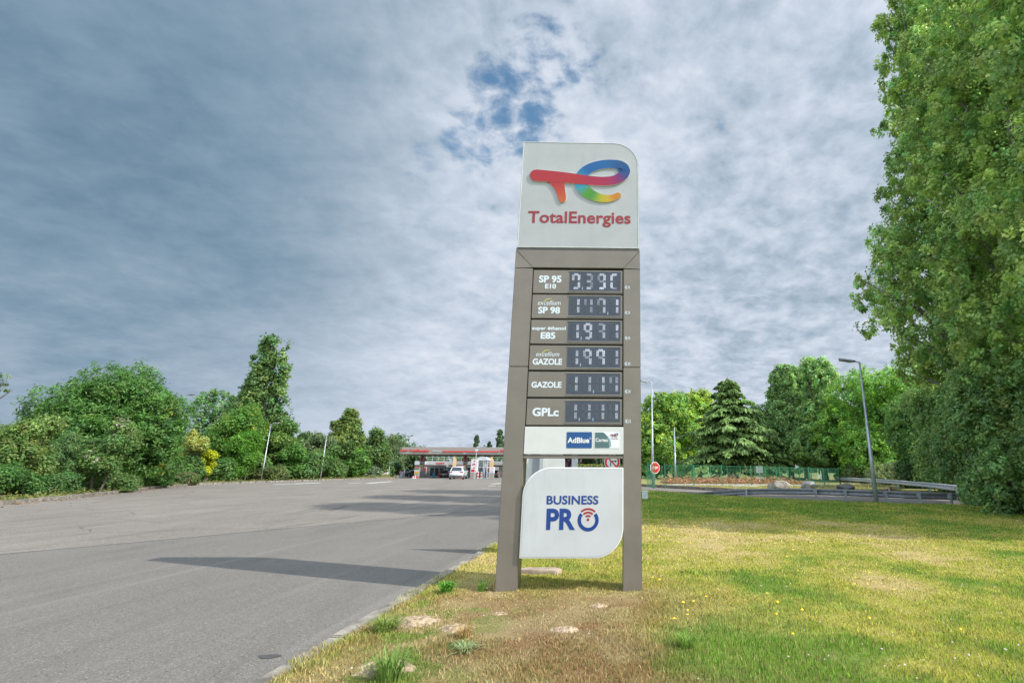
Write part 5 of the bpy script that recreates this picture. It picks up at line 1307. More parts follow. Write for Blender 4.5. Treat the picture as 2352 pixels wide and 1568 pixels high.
def person(label, base, rz, top, bottom, skin=(.42,.27,.20), hair=(.03,.02,.015), pose=0, sc=1.0, bare=False):
    root = empty('person', base, rz); tag(root, label, 'person', 'people at the fuel station')
    J = {'pelvis': (0,0,.95), 'waist': (0,.01,1.10), 'chest': (0,.02,1.32), 'neck': (0,.01,1.48), 'head': (0,-.02,1.60), 'crown': (0,-.01,1.73),
         'shl': (-.19,.02,1.40), 'ell': (-.26,.02,1.12), 'wrl': (-.24,-.12,.90), 'hal': (-.24,-.18,.83), 'shr': (.19,.02,1.40), 'elr': (.26,.04,1.12), 'wrr': (.22,-.22,1.05), 'har': (.20,-.30,1.06),
         'hil': (-.09,0,.90), 'knl': (-.11,-.03,.50), 'anl': (-.12,.03,.09), 'tol': (-.13,-.14,.035), 'hir': (.09,0,.90), 'knr': (.12,-.05,.50), 'anr': (.13,-.01,.09), 'tor': (.15,-.18,.035)}
    rad = {'pelvis': (.15,.11), 'waist': (.135,.10), 'chest': (.165,.115), 'neck': (.058,.058), 'head': (.085,.10), 'crown': (.055,.06), 'shl': (.062,.06), 'ell': (.045,.045), 'wrl': (.032,.03), 'hal': (.04,.022), 'hil': (.09,.09), 'knl': (.06,.06), 'anl': (.042,.045), 'tol': (.04,.03)}
    for a in list(rad):
        if a.endswith('l') and a not in ('pelvis',): rad[a[:-1]+'r'] = rad[a]
    E_ = [('pelvis','waist'),('waist','chest'),('chest','neck'),('neck','head'),('head','crown'),('chest','shl'),('shl','ell'),('ell','wrl'),('wrl','hal'),('chest','shr'),('shr','elr'),('elr','wrr'),('wrr','har'),('pelvis','hil'),('hil','knl'),('knl','anl'),('anl','tol'),('pelvis','hir'),('hir','knr'),('knr','anr'),('anr','tor')]
    ks = list(J); me = bpy.data.meshes.new('body'); me.from_pydata([J[k] for k in ks], [(ks.index(a), ks.index(b_)) for a, b_ in E_], [])
    o = link(bpy.data.objects.new('body', me)); s = o.modifiers.new('skin', 'SKIN'); s.branch_smoothing = .6
    for i, k in enumerate(ks): me.skin_vertices[0].data[i].radius = rad.get(k, (.05,.05)); me.skin_vertices[0].data[i].use_root = (k == 'pelvis')
    o.modifiers.new('sub', 'SUBSURF').levels = 1
    dg = bpy.context.evaluated_depsgraph_get(); m2 = bpy.data.meshes.new_from_object(o.evaluated_get(dg)); bpy.data.objects.remove(o)
    m2.materials.clear()
    for nm, c in (('skin', skin), ('top', top), ('bottom', bottom), ('shoe', (.05,.05,.05))): m2.materials.append(mat('%s_%.2f_%.2f' % (nm, c[0], c[2]), c, .8))
    for p in m2.polygons:
        c = p.center; p.use_smooth = True
        if c.z > 1.47: k = 0
        elif c.z < .08: k = 3
        elif abs(c.x) > .17 and c.z < 1.12 and c.y < -.14: k = 0
        elif bare and abs(c.x) > .215 and c.z > .7: k = 0
        elif c.z > .98 or (abs(c.x) > .20 and c.z > .7): k = 1
        elif bare and c.z < .62: k = 0
        else: k = 2
        p.material_index = k
    link(bpy.data.objects.new('body', m2), root)
    bm = bmesh.new(); bmesh.ops.create_uvsphere(bm, u_segments=14, v_segments=9, radius=.115)
    for v in bm.verts: v.co = Vector((v.co.x*.92, v.co.y*1.0+.012, v.co.z*1.02+1.665)) if v.co.z > -.02 or v.co.y > .02 else Vector((v.co.x*.6, .05, 1.63))
    hm = bpy.data.meshes.new('hair'); bm.to_mesh(hm); bm.free(); hm.materials.append(mat('hair', hair, .7)); link(bpy.data.objects.new('hair', hm), root)
    root.scale = (sc, sc, sc)
    return root

# ================================================================== FUEL STATION
def q4(x, y): return ((1130+x/6.03)*.784, (1260+y/6.03)*.784)
def A4(x, y, Y): return at(*q4(x, y), Y)
def X4(x, Y, y=600): return A4(x, y, Y).x
def Z4(y, Y, x=1000): return A4(x, y, Y).z
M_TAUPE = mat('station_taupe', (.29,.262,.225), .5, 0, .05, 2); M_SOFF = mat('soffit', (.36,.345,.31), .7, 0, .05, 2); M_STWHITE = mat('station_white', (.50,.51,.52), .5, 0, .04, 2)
M_STRED = mat('station_red', (.58,.05,.045), .45, 0, .03); M_SHOPW = mat('shop_wall', (.135,.118,.10), .7, 0, .08, 1); M_COLM = mat('column_grey', (.30,.31,.30), .5)
M_DGLASS = mat('shop_glass', (.05,.075,.085), .08, 0, .3, .6, spec=.7); M_YEL = mat('yellow_paint', (.58,.40,.02), .5); M_ORFLAG = mat('flag_orange', (.72,.43,.16), .7)
CY = 98.0; ZBOT = Z4(430, CY); ZTOP = Z4(304, CY); CX0, CX1 = X4(232, CY), X4(2112, CY, 400)
can = empty('canopy', ((CX0+CX1)/2, CY, gz(CY))); tag(can, 'long taupe fuel station canopy with red stripes on two columns', 'canopy'); cz = -gz(CY); hw = (CX1-CX0)/2; c0 = (CX0+CX1)/2
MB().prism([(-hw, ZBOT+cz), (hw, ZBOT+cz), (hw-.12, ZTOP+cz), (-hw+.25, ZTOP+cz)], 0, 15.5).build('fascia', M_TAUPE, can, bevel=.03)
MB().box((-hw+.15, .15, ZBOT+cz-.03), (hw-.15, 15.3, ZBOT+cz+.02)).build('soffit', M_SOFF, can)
mb = MB()
for y in (3.5, 7.5, 11.5): mb.box((-hw+.3, y, ZBOT+cz-.16), (hw-.3, y+.25, ZBOT+cz-.03))
mb.build('soffit_rib', M_SOFF, can)
zs0, zs1 = Z4(384, CY)+cz, Z4(357, CY)+cz
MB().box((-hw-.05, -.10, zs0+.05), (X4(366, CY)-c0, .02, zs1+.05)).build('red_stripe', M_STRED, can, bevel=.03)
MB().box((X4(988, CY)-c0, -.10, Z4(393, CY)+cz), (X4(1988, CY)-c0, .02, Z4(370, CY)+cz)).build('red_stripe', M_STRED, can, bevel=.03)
lettering('TotalEnergies', (X4(395, CY)-c0, X4(745, CY)-c0, Z4(402, CY)+cz, Z4(346, CY)+cz), -.10, M_STRED, can, bold=.04, depth=.09)
lettering('TREILLIERES', (X4(803, CY)-c0, X4(947, CY)-c0, Z4(386, CY)+cz, Z4(366, CY)+cz), -.05, M_STWHITE, can, bold=.03, depth=.04)
x0, x1, z0, z1 = X4(2012, CY)-c0, X4(2092, CY)-c0, Z4(392, CY)+cz, Z4(350, CY)+cz
mb = MB().box((x0, -.08, z0+.12), (x0+(x1-x0)*.66, .0, z1)); mb.prism([(x0+(x1-x0)*.69, z0+.12), (x1, z0+.12), (x1, z0+.38), (x1-.18, z1-.10), (x0+(x1-x0)*.69, z1-.10)], -.08, 0)
for t in (.16, .30, .85): mb.prism([(x0+(x1-x0)*t+.13*math.cos(a), z0+.13+.13*math.sin(a)) for a in np.linspace(0, 6.28, 13)[:-1]], -.085, 0)
mb.build('lorry_emblem', M_STRED, can)
MB().box((X4(1352, CY)-c0, -.02, Z4(416, CY)+cz), (X4(1406, CY)-c0, .0, Z4(400, CY)+cz)).build('small_plate', M_STWHITE, can)
for xa, xb in ((612, 684), (1378, 1442)):
    Y = 101; xx0, xx1 = X4(xa, Y, 450)-c0, X4(xb, Y, 450)-c0
    colm = MB().box((xx0, Y-CY, -.05), (xx1, Y-CY+.55, ZBOT+cz-.04)).build('column', M_COLM, can, bevel=.03)
    w_ = xx1-xx0
    MB().box((xx0+w_*.22, Y-CY-.04, Z4(562, Y)+cz), (xx0+w_*.85, Y-CY-.003, Z4(450, Y)+cz)).build('red_banner', mat('banner_red', (.24,.028,.03), .5), colm)
    MB().box((xx0+w_*.1, Y-CY-.03, Z4(615, Y)+cz), (xx0+w_*.75, Y-CY-.003, Z4(592, Y)+cz)).build('green_plate', mat('plate_green', (.03,.10,.08), .5), colm)
    MB().box((xx0+w_*.1, Y-CY-.03, Z4(645, Y)+cz), (xx0+w_*.75, Y-CY-.003, Z4(617, Y)+cz)).build('yellow_plate', M_YEL, colm)
    for sx in (-1, 1):
        cx = xx0+w_/2+sx*w_*.78
        MB().box((cx-.17, Y-CY+.2, Z4(556, Y)+cz), (cx+.17, Y-CY+.3, Z4(512, Y)+cz)).build('side_banner', mat('banner_red', (.24,.028,.03), .5), colm)
# shop
SYY = 116.0; sx0, sx1 = X4(512, SYY), X4(2078, SYY); g0 = -.6; zw0, zw1 = Z4(622, SYY), Z4(552, SYY)
shop = empty('station_shop', ((sx0+sx1)/2, SYY, g0)); tag(shop, 'low station shop with brown walls and white roof band behind the canopy', 'shop'); sc0 = (sx0+sx1)/2; hw = (sx1-sx0)/2
MB().box((-hw, .1, -.1), (hw, 14, zw0-g0)).build('wall', M_SHOPW, shop)
MB().box((-hw-.05, 0, zw0-g0), (hw+.05, 14.1, zw1-g0)).build('roof_band', M_STWHITE, shop, bevel=.04)
lettering('bonjour', (X4(894, SYY)-sc0, X4(1041, SYY)-sc0, Z4(610, SYY)-g0, Z4(569, SYY)-g0), -.06, M_STRED, shop, bold=.02, depth=.05)
MB().box((X4(905, SYY)-sc0, -.05, Z4(615, SYY)-g0), (X4(945, SYY)-sc0, -.01, Z4(609, SYY)-g0)).build('orange_underline', mat('logo_orange', (.62,.30,.04), .5), shop)
cx, cz_, rr = X4(702, SYY)-sc0, Z4(590, SYY)-g0, .42
mb = MB(); mb.prism([(cx+rr*math.cos(a), cz_+rr*math.sin(a)) for a in np.linspace(0, 6.28, 25)[:-1]], -.05, 0); mb.build('round_badge', mat('badge', (.70,.70,.70), .5), shop)
mb = MB(); stroke(mb, [np.array((cx+rr*.9*math.cos(a), cz_+rr*.9*math.sin(a), .05, .55, .25, .08)) for a in np.linspace(R(170), R(370), 20)], -.055, -.051, side=0); mb.build('badge_ring', M_PAINTED, shop, col=True)
mb = MB(); xr0, xr1 = X4(590, SYY)-sc0, X4(2058, SYY)-sc0; zr0, zr1 = zw1-g0, Z4(482, SYY)-g0
for i in range(15): x = xr0+(xr1-xr0)*i/14; mb.box((x-.03, .5, zr0), (x+.03, .56, zr1))
for q in (.5, 1.0): mb.box((xr0, .5, zr0+(zr1-zr0)*q-.03), (xr1, .56, zr0+(zr1-zr0)*q+.02))
mb.build('roof_railing', mat('rail_white', (.55,.57,.56), .5), shop)
# entrance porch
YP = 113.4; ex0, ex1 = X4(788, YP)-sc0, X4(1035, YP)-sc0; ez = lambda y: Z4(y, YP)-g0; yy = YP-SYY
MB().prism([(ex0-.05, ez(655)), (ex1+.1, ez(655)), (ex1+.05, ez(622)), (ex0+.15, ez(622))], yy-.2, .0).build('porch_roof', M_TAUPE, shop)
MB().box((ex0+.05, yy+.05, -.02), (ex1-.05, -.01, ez(660))).build('porch_glass', M_DGLASS, shop)
mb = MB()
for t in (0, .33, .66, 1.0): x = ex0+(ex1-ex0)*t; mb.box((x-.06, yy, -.05), (x+.06, yy+.10, ez(657)))
mb.box((ex0-.06, yy+.01, ez(672)), (ex1+.06, yy+.11, ez(658))); mb.box((ex0, yy+.02, .0), (ex1, yy+.09, .14)); mb.build('porch_frame', M_STWHITE, shop)
MB().box((ex0+(ex1-ex0)*.70, yy+.03, .02), (ex0+(ex1-ex0)*.97, yy+.06, ez(680))).build('door', mat('door_brown', (.06,.03,.025), .5), shop)
for xa, xb in ((1050, 1180), (1300, 1370), (1440, 1500)):
    MB().box((X4(xa, SYY)-sc0, .05, 0), (X4(xb, SYY)-sc0, .12, Z4(650, SYY)-g0)).build('window', M_DGLASS, shop)
MB().box((X4(1045, SYY)-sc0, -.03, Z4(657, SYY)-g0), (X4(1500, SYY)-sc0, .08, Z4(647, SYY)-g0)).build('window_head', M_STWHITE, shop)
def posterf(label, xa, xb, ya, yb, mm, bands, grp='posters on the shop wall'):
    r_ = empty('poster', (X4((xa+xb)/2, SYY), SYY, 0)); tag(r_, label, 'poster', grp); ox = X4((xa+xb)/2, SYY)
    a, b_, z0, z1 = X4(xa, SYY)-ox, X4(xb, SYY)-ox, Z4(yb, SYY), Z4(ya, SYY)
    MB().box((a, -.04, z0), (b_, .09, z1)).build('frame', M_STWHITE, r_)
    p = MB().box((a+.1, -.06, z0+.1), (b_-.1, -.041, z1-.1)).build('sheet', mm, r_)
    mb = MB()
    for (t0, t1, s0, s1, c) in bands: mb.add([(a+.1+(b_-a-.2)*s, -.063, z0+.1+(z1-z0-.2)*t) for s, t in ((s0,t0),(s1,t0),(s1,t1),(s0,t1))], [(0,1,2,3)], 0, c)
    if bands: mb.build('print', M_PAINTED, r_, col=True)
posterf('red poster in white frame beside the first canopy column', 676, 730, 655, 768, M_STRED, [(.0,.25,.5,1,(.5,.2,.2)), (.4,.75,.2,.8,(.12,.03,.05))])
posterf('red poster half hidden by the glass booth', 1785, 1842, 650, 770, M_STRED, [(.55,.75,.2,.8,(.2,.05,.06)), (.15,.4,.3,.9,(.62,.55,.5))])
posterf('pale poster behind the parked dark hatchback', 1922, 1998, 655, 745, M_STWHITE, [(.2,.4,.1,.7,(.52,.42,.38))])
# feather flags
for xa, xb, ya, yb, lab in ((1188, 1246, 474, 830, 'orange feather flag with white disc standing behind the white suv'), (1848, 1906, 474, 830, 'orange feather flag with white disc standing behind the info panel')):
    Y = 96.5; ox = X4((xa+xb)/2, Y); fl = empty('feather_flag', (ox, Y, gz(Y))); tag(fl, lab, 'flag', 'orange feather flags'); a, b_ = X4(xa, Y)-ox, X4(xb, Y)-ox; z1 = Z4(ya, Y)-gz(Y); zz = .5
    top = [(a+(b_-a)*t, z1-(z1*.16)*t**2.2) for t in np.linspace(0, 1, 9)]
    f_ = MB().prism([(a, zz), (b_, zz)] + top[::-1], -.01, .01).build('cloth', M_ORFLAG, fl)
    mb = MB().prism([((a+b_)/2+.24*math.cos(t), z1*.80+.24*math.sin(t)) for t in np.linspace(0, 6.28, 21)[:-1]], -.016, -.011); mb.build('white_disc', M_STWHITE, f_)
    MB().tube([(a-.03, 0, 0), (a-.03, 0, z1*.9), (a, 0, z1)], .025, 6).build('pole', M_GALVL, fl)
# direction board with car and lorry
Y = 94.5; ox = X4(1560, Y); g1 = gz(Y); db = empty('direction_totem', (ox, Y, g1)); tag(db, 'white direction totem with red arrows, red car and red lorry before the glass booth', 'sign board')
a, b_ = X4(1508, Y)-ox, X4(1616, Y)-ox; zf = lambda y: Z4(y, Y)-g1
MB().box((a, 0, 0), (b_, .5, zf(758))).build('plinth', M_TAUPE, db); brd = MB().box((a-.01, -.03, zf(757)), (b_+.04, .5, zf(516))).build('board', mat('totem_white', (.62,.60,.60), .45), db, bevel=.02)
mb = MB(); w_ = b_-a; RD = (.50, .02, .07)
def arrow(cx, cz, d, s): mb.add([(cx-s*.5, -.036, cz-.04), (cx+s*.5, -.036, cz-.04), (cx+s*.5, -.036, cz+.04), (cx-s*.5, -.036, cz+.04)], [(0,1,2,3)], 0, RD); e = cx+d*s*.5; mb.add([(e, -.037, cz+.03), (e-d*.16, -.037, cz+.17), (e-d*.23, -.037, cz+.12), (e-d*.10, -.037, cz), (e-d*.23, -.037, cz-.12), (e-d*.16, -.037, cz-.17), (e, -.037, cz-.03)], [(0,1,2,3,4,5,6)] if d > 0 else [(6,5,4,3,2,1,0)], 0, RD)
arrow(a+w_*.55, zf(552), -1, .40); arrow(a+w_*.50, zf(671), 1, .40)
cz1 = zf(618); mb.add([(a+w_*x, -.036, cz1+z) for x, z in ((.12,0),(.88,0),(.88,.10),(.70,.14),(.60,.26),(.38,.26),(.26,.14),(.12,.10))], [tuple(range(8))], 0, RD)
for x in (.28, .72): mb.add([(a+w_*x+.09*math.cos(t), -.037, cz1+.09*math.sin(t)) for t in np.linspace(0, 6.28, 13)[:-1]], [tuple(range(12))], 0, RD)
cz2 = zf(745); mb.add([(a+w_*x, -.036, cz2+z) for x, z in ((.10,.05),(.62,.05),(.62,.50),(.10,.50))], [(0,1,2,3)], 0, RD); mb.add([(a+w_*x, -.036, cz2+z) for x, z in ((.66,.05),(.88,.05),(.88,.22),(.80,.36),(.66,.36))], [(0,1,2,3,4)], 0, RD)
for x in (.2, .36, .78): mb.add([(a+w_*x+.07*math.cos(t), -.037, cz2+.05+.07*math.sin(t)) for t in np.linspace(0, 6.28, 13)[:-1]], [tuple(range(12))], 0, RD)
mb.build('pictograms', M_PAINTED, brd, col=True)
# glass booth with arched roof
Y = 95.2; g1 = gz(Y); ox = X4(1700, Y); bo = empty('glass_booth', (ox, Y, g1)); tag(bo, 'white framed glass booth with arched roof beside the direction totem', 'booth'); a, b_ = X4(1612, Y)-ox, X4(1790, Y)-ox; zf = lambda y: Z4(y, Y)-g1; m_ = (a+b_)/2
am = [(m_+(b_-a)*.53*math.cos(t), zf(522)+(zf(474)-zf(522))*math.sin(t)) for t in np.linspace(0, math.pi, 17)]
MB().prism(am, -.1, 2.2).build('arched_roof', M_STWHITE, bo, bevel=.02); MB().box((a-.1, -.12, zf(536)), (b_+.25, 2.3, zf(520))).build('eaves', M_STWHITE, bo)
mb = MB()
for t in (0, .12, .66, .8, 1.0):
    for yy in (0, 2.0): x = a+(b_-a)*t; mb.box((x-.06, yy, 0), (x+.06, yy+.12, zf(536)))
for z in (.12, zf(660), zf(560)): mb.box((a, .01, z-.05), (b_, .10, z+.05)); mb.box((b_-.05, .1, z-.05), (b_+.05, 2.0, z+.05))
mb.build('booth_frame', M_STWHITE, bo); MB().box((a+.1, .06, .15), (b_-.08, .08, zf(665))).build('glass', M_DGLASS, bo); MB().box((a+.1, 1.0, zf(640)), (b_-.3, 1.04, zf(545))).build('back_panel', mat('booth_panel', (.42,.50,.47), .5), bo)
# info panel
Y = 94.8; g1 = gz(Y); ox = X4(1882, Y); ip = empty('info_panel', (ox, Y, g1)); tag(ip, 'white info panel on taupe foot between booth and dark hatchback', 'sign board'); a, b_ = X4(1843, Y)-ox, X4(1924, Y)-ox; zf = lambda y: Z4(y, Y)-g1
MB().box((a+.05, 0, 0), (b_-.05, .4, zf(765))).build('foot', M_TAUPE, ip); br = MB().box((a, -.03, zf(766)), (b_, .4, zf(650))).build('board', mat('totem_white', (.62,.60,.60), .45), ip, bevel=.02); w_ = b_-a; h_ = zf(650)-zf(766); z0 = zf(766); mb = MB()
for (s0, s1, t0, t1, c) in ((.3,.62,.82,.90,(.5,.05,.06)),(.62,.72,.83,.91,(.03,.12,.4)),(.3,.7,.6,.64,(.5,.3,.25)),(.15,.85,.08,.16,(.16,.12,.35)),(.3,.8,.28,.36,(.35,.33,.42)),(.1,.2,.2,.3,(.5,.1,.08)),(.25,.75,.45,.5,(.55,.35,.3))): mb.add([(a+w_*s, -.034, z0+h_*t) for s, t in ((s0,t0),(s1,t0),(s1,t1),(s0,t1))], [(0,1,2,3)], 0, c)
mb.build('print', M_PAINTED, br, col=True)
# pump price boards and pumps
def pumpboard(label, xa, xb, ya, yb, Y, stripes, plabel):
    g1 = gz(Y); ox = X4((xa+xb)/2, Y); r_ = empty('pump_board', (ox, Y, g1)); tag(r_, label, 'pump board', 'colour coded pump boards'); a, b_ = X4(xa, Y)-ox, X4(xb, Y)-ox; zf = lambda y: Z4(y, Y)-g1
    MB().box((a, 0, 0), (b_, .5, zf(ya))).build('body', M_TAUPE, r_); n = len(stripes); zt, zb_ = zf(ya), zf(yb)
    for i, (t0, t1, c) in enumerate(stripes):
        MB().box((a-.01, -.03, zt-(zt-zb_)*t1+.012), (b_+.01, -.001, zt-(zt-zb_)*t0-.012)).build('grade_stripe', mat('stripe_%.2f_%.2f_%.2f' % c, c, .45), r_)
    MB().box((a-.08, -.06, .0), (b_+.02, .0, .30)).build('base_guard', mat('guard_red', (.50,.03,.03), .5), r_)
    p = empty('fuel_pump', (X4(xb, Y)+.55, Y+.4, g1)); tag(p, plabel, 'fuel pump', 'fuel pumps under the canopy')
    MB().box((-.45, 0, 0), (.45, .5, 1.35)).build('cabinet', mat('pump_dark', (.045,.045,.05), .4), p, bevel=.04); MB().box((-.35, -.012, .85), (.35, -.001, 1.25)).build('screen', M_DGLASS, p); MB().box((-.3, -.02, 1.38), (.3, .52, 1.47)).build('top_sign', mat('banner_red', (.24,.028,.03), .5), p)
    for x in (-.52, .52): MB().tube([(x, .2, 1.0), (x*1.15, .1, .6), (x*1.05, .1, .25), (x, .2, .5)], .025, 6).build('hose', M_BLACK, p)
pumpboard('pump board with red, green, white, orange and yellow stripes before the first column', 521, 600, 655, 768, 98.5, [(0,.18,(.52,.06,.05)),(.26,.48,(.03,.22,.11)),(.50,.70,(.55,.60,.58)),(.70,.84,(.60,.32,.05)),(.84,1,(.60,.46,.05))], 'dark fuel pump at the first canopy column')
pumpboard('pump board with red, white, blue and yellow stripes beside the white suv', 1316, 1390, 628, 768, 98.5, [(0,.17,(.52,.06,.05)),(.17,.34,(.55,.60,.60)),(.34,.54,(.03,.10,.30)),(.54,.82,(.60,.42,.08)),(.84,1,(.03,.11,.34))], 'dark fuel pump at the second canopy column')
for xa, xb, lab in ((600, 735, 'grey pump island under the first canopy column'), (1340, 2010, 'long grey pump island below the booth and totems')):
    Y = 98.2 if xb < 1500 else 93.6; a, b_ = X4(xa, Y), X4(xb, Y); o = MB().box((0, 0, -.1), (b_-a, 5.0 if xb > 1500 else 2.5, .06)).build('pump_island', mat('island_grey', (.17,.18,.17), .9, 0, .2, 3), bevel=.02); o.location = (a, Y+.6, gz(Y)); tag(o, lab, 'kerb island', 'pump islands')
# cones and striped bollards
def stripebollard(label, x, ya, yb, Y, r, group, name='striped_bollard', cone=False):
    h = Z4(ya, Y, x)-gz(Y); b_ = Vector((X4(x, Y), Y, gz(Y))); r_ = empty(name, b_); tag(r_, label, 'traffic cone' if cone else 'bollard', group)
    f = (lambda t: r*(1-.75*t)) if cone else (lambda t: r)
    MB().tube([(0,0,.0), (0,0,h)], [f(0), f(1)], 14).build('body', M_STWHITE, r_)
    for t0, t1 in ((.25,.45), (.68,.86)): MB().tube([(0,0,h*t0), (0,0,h*t1)], [f(t0)+.008, f(t1)+.008], 14).build('red_band', M_STRED, r_)
    if cone: MB().box((-r*1.3, -r*1.3, 0), (r*1.3, r*1.3, .05)).build('foot', M_STWHITE, r_)
stripebollard('white and red cone at the end of the pump island, nearer the kerb', 508, 815, 866, 97, .20, 'cones by the pump', 'traffic_cone', True)
stripebollard('white and red cone close to the striped pump board', 543, 796, 858, 98, .20, 'cones by the pump', 'traffic_cone', True)
stripebollard('red and white bollard between the dark clothed people', 1458, 732, 822, 102, .24, 'red and white bollards')
stripebollard('red and white bollard inside the front of the booth', 1642, 735, 820, 94.6, .17, 'red and white bollards')
stripebollard('narrow red and white bollard in the middle of the booth front', 1700, 738, 815, 94.6, .11, 'red and white bollards')
for x, ya, yb, Y, lab in ((2076, 745, 826, 105, 'yellow post at the end of the shop beside the price pylon'), (52, 785, 852, 88, 'yellow post below the small lamp at the bank end')):
    o = MB().tube([(0,0,-.1), (0,0,Z4(ya, Y)-gz(Y)-.04), (0,0,Z4(ya, Y)-gz(Y))], [.14 if x > 1000 else .09]*2+[.08], 12).build('bollard', M_YEL); o.location = (X4(x, Y), Y, gz(Y)); tag(o, lab, 'bollard', 'yellow bollards')
# vacuum machines
for x, c, lab in ((870, (.06,.30,.48), 'blue vending unit with red top before the shop porch'), (966, (.60,.06,.05), 'red vending unit before the shop porch')):
    Y = 111; h = Z4(735, Y)-gz(Y); r_ = empty('service_unit', (X4(x, Y), Y, gz(Y))); tag(r_, lab, 'machine', 'units before the shop porch')
    MB().prism([(-.2, 0), (.2, 0), (.27, h*.55), (.17, h*.80), (-.17, h*.80), (-.27, h*.55)], -.2, .2).build('body', mat('unit_%.2f' % c[0], c, .4), r_, bevel=.04); MB().box((-.2, -.2, h*.82), (.2, .2, h)).build('head', M_STRED, r_, bevel=.04)
# camera pole
Y = 94.0; r_ = empty('camera_pole', (X4(1587, Y), Y, gz(Y))); tag(r_, 'thin white pole with box and security camera rising before the canopy', 'camera pole'); zf = lambda y: Z4(y, Y)-gz(Y)
MB().tube([(0,0,0), (0,0,zf(300))], .055, 8).build('pole', M_STWHITE, r_); MB().box((-.24, -.2, zf(380)), (.28, -.06, zf(326))).build('cabinet', M_STWHITE, r_, bevel=.03); MB().box((.02, -.3, zf(312)), (.38, .1, zf(293))).build('camera', M_STWHITE, r_, bevel=.04)
# left side bits
Y = 86; r_ = empty('direction_sign', (X4(18, Y), Y, gz(Y))); tag(r_, 'white direction sign with red arrows at the end of the grass strip', 'sign board'); zf = lambda y: Z4(y, Y)-gz(Y); a, b_ = -.55, X4(44, Y)-X4(18, Y)
MB().box((a, 0, -.1), (b_, .3, zf(835))).build('foot', M_TAUPE, r_); br = MB().box((a, -.02, zf(834)), (b_, .3, zf(700))).build('board', mat('totem_white', (.62,.60,.60), .45), r_); mb = MB()
arrow(.0, zf(720), 1, .4); arrow(.0, zf(795), 1, .4); mb.add([(x, -.03, zf(752)+z) for x, z in ((-.3,0),(.25,0),(.25,.06),(-.3,.06))], [(0,1,2,3)], 0, RD); mb.add([(x, -.03, zf(825)+z) for x, z in ((-.3,0),(.25,0),(.25,.1),(-.3,.1))], [(0,1,2,3)], 0, RD); mb.build('pictograms', M_PAINTED, br, col=True)
Y = 90; lamp('short lamp post beside the white direction sign at the bank end', (X4(72, Y), Y, gz(Y)), Z4(568, Y)-gz(Y)-.15, (1, -.2, 0), .075, GLP, armlen=.5, mm=M_GALVL, band=False)
Y = 100; r_ = empty('speed_sign', (X4(276, Y), Y, gz(Y))); tag(r_, 'small round red rimmed speed limit sign near the parked black car', 'traffic sign'); zc = Z4(752, Y)-gz(Y)
MB().tube([(0,.03,0), (0,.03,zc)], .03, 8).build('post', M_GALV, r_); MB().prism([(.28*math.cos(t), zc+.28*math.sin(t)) for t in np.linspace(0, 6.28, 25)[:-1]], -.01, .01).build('sign_plate', M_WRIM, r_); mb = MB(); stroke(mb, [np.array((.23*math.cos(t), zc+.23*math.sin(t), .045, .5, .03, .03)) for t in np.linspace(0, 2*math.pi, 33)], -.014, -.011, False, False, side=0); mb.build('red_ring', M_PAINTED, r_, col=True)
MB().box((-.11, -.016, zc-.08), (.11, -.0145, zc+.08)).build('numerals', mat('numeral_grey', (.10,.10,.10), .5), r_)
Y = 102; r_ = empty('air_station', (X4(292, Y), Y, gz(Y))); tag(r_, 'white air and water post between speed sign and parked black car', 'machine'); MB().box((-.3, 0, 0), (.28, .4, Z4(780, Y)-gz(Y))).build('cabinet', M_STWHITE, r_, bevel=.03); MB().box((.05, .05, 0), (.32, .3, Z4(738, Y)-gz(Y))).build('column', M_STWHITE, r_, bevel=.02)
Y = 101; r_ = empty('charger', (X4(342, Y), Y, gz(Y))); tag(r_, 'slim grey and white post right before the parked black car', 'machine'); MB().box((-.12, 0, 0), (.12, .25, Z4(760, Y)-gz(Y))).build('column', M_COLM, r_); MB().box((-.1, -.02, Z4(758, Y)-gz(Y)), (.14, .25, Z4(700, Y)-gz(Y))).build('head', M_STWHITE, r_)
Y = 87; o = MB().box((-.38, -.25, -.1), (.34, .3, Z4(802, Y)-gz(Y))).build('concrete_block', M_KERB, bevel=.05); o.location = (X4(212, Y), Y, gz(Y)); tag(o, 'square concrete block on the grass strip end', 'block')
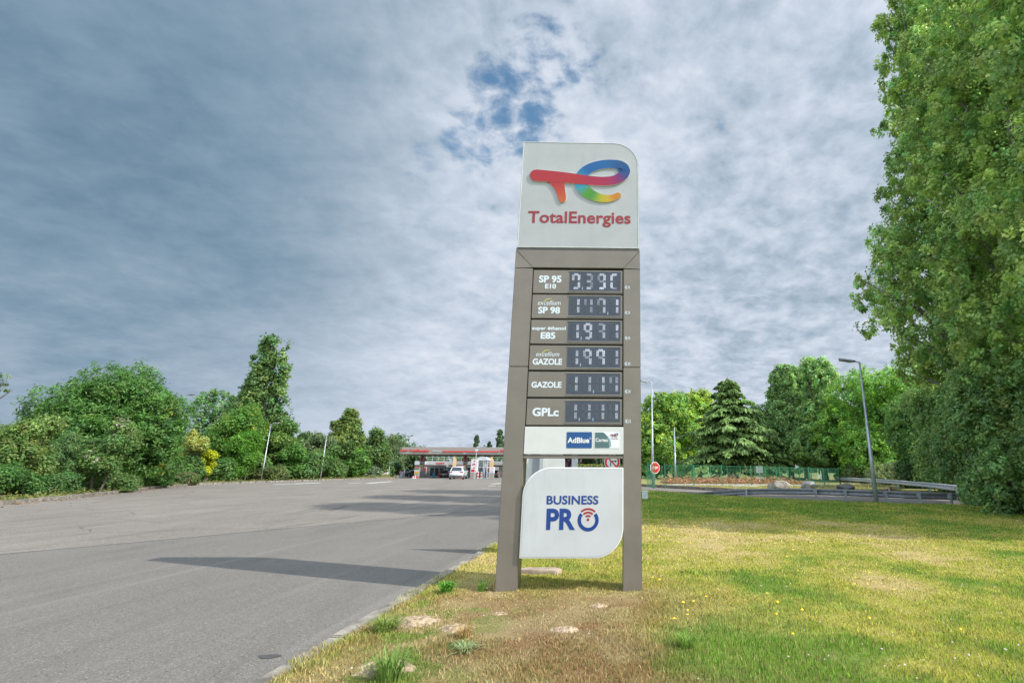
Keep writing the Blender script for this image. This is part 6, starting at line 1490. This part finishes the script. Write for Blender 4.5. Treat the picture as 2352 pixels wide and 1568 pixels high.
# cars
car('white suv with dark lower cladding driving up to the pumps, seen from behind', (X4(1190, 66.5, 800), 66.5+2.3, gz(67)), R(9), SUVS, WHITE_P, GC, True, 'suv')
car('black car parked behind the slim post, farthest from the pumps', (X4(412, 106), 108, gz(107)), R(-28), SEDAN, BLACK_P, GC)
car('white car parked beside the black one, half behind the striped pump board', (X4(505, 109), 111, gz(110)), R(-24), HATCH, WHITE_P, GC)
car('dark car standing under the canopy half hidden by the white suv', (X4(1040, 103), 105, gz(104)), R(-4), HATCH, ('charcoal', (.06,.065,.072)), GC)
car('white car standing behind the glass booth', (X4(1778, 110.5), 112.5, gz(111)), R(-40), HATCH, WHITE_P, GC)
car('dark hatchback beside the info panel with a woman at its side', (X4(1955, 106), 108, gz(107)), R(-12), HATCH, ('charcoal', (.06,.065,.072)), GC)
car('grey hatchback parked under the cedar behind the fences', (px(1713, 150).x, 150, -.42), R(78), HATCH, GREY_P, 'car beyond the fence')
# people
person('person in long dark coat standing beside the striped pump board', (X4(1426, 101.5), 101.5, gz(101.5)+.06), R(160), (.018,.018,.022), (.018,.018,.022))
person('person in dark blue clothes close to the white direction totem', (X4(1480, 102.5), 102.5, gz(102.5)+.06), R(200), (.022,.026,.038), (.02,.02,.028))
person('woman in black top and red shorts standing by the dark hatchback', (X4(2008, 105.5), 105.5, gz(105.5)), R(80), (.02,.02,.022), (.40,.05,.04), bare=True)
person('person with bare shoulders bending at the dark hatchback', (X4(1978, 107), 108.4, gz(107)), R(120), (.40,.27,.21), (.10,.10,.12), bare=True)
# sign back by the ramp road
Y = 50; b_ = px(2218*.784+5, 52, .1); r_ = empty('road_sign', b_); tag(r_, 'grey back of a rectangular road sign behind the fence', 'traffic sign'); zc = zof(1079, 52, 1743); MB().tube([(0,.03,-.1), (0,.03,zc+.3)], .035, 8).build('post', M_GALV, r_); MB().box((-.36, -.02, zc-.35), (.36, 0, zc+.33)).build('sign_plate', mat('plate_back', (.30,.33,.33), .5), r_); MB().box((-.38, -.015, zc-.95), (.38, 0, zc-.72)).build('sub_plate', mat('plate_back', (.30,.33,.33), .5), r_)
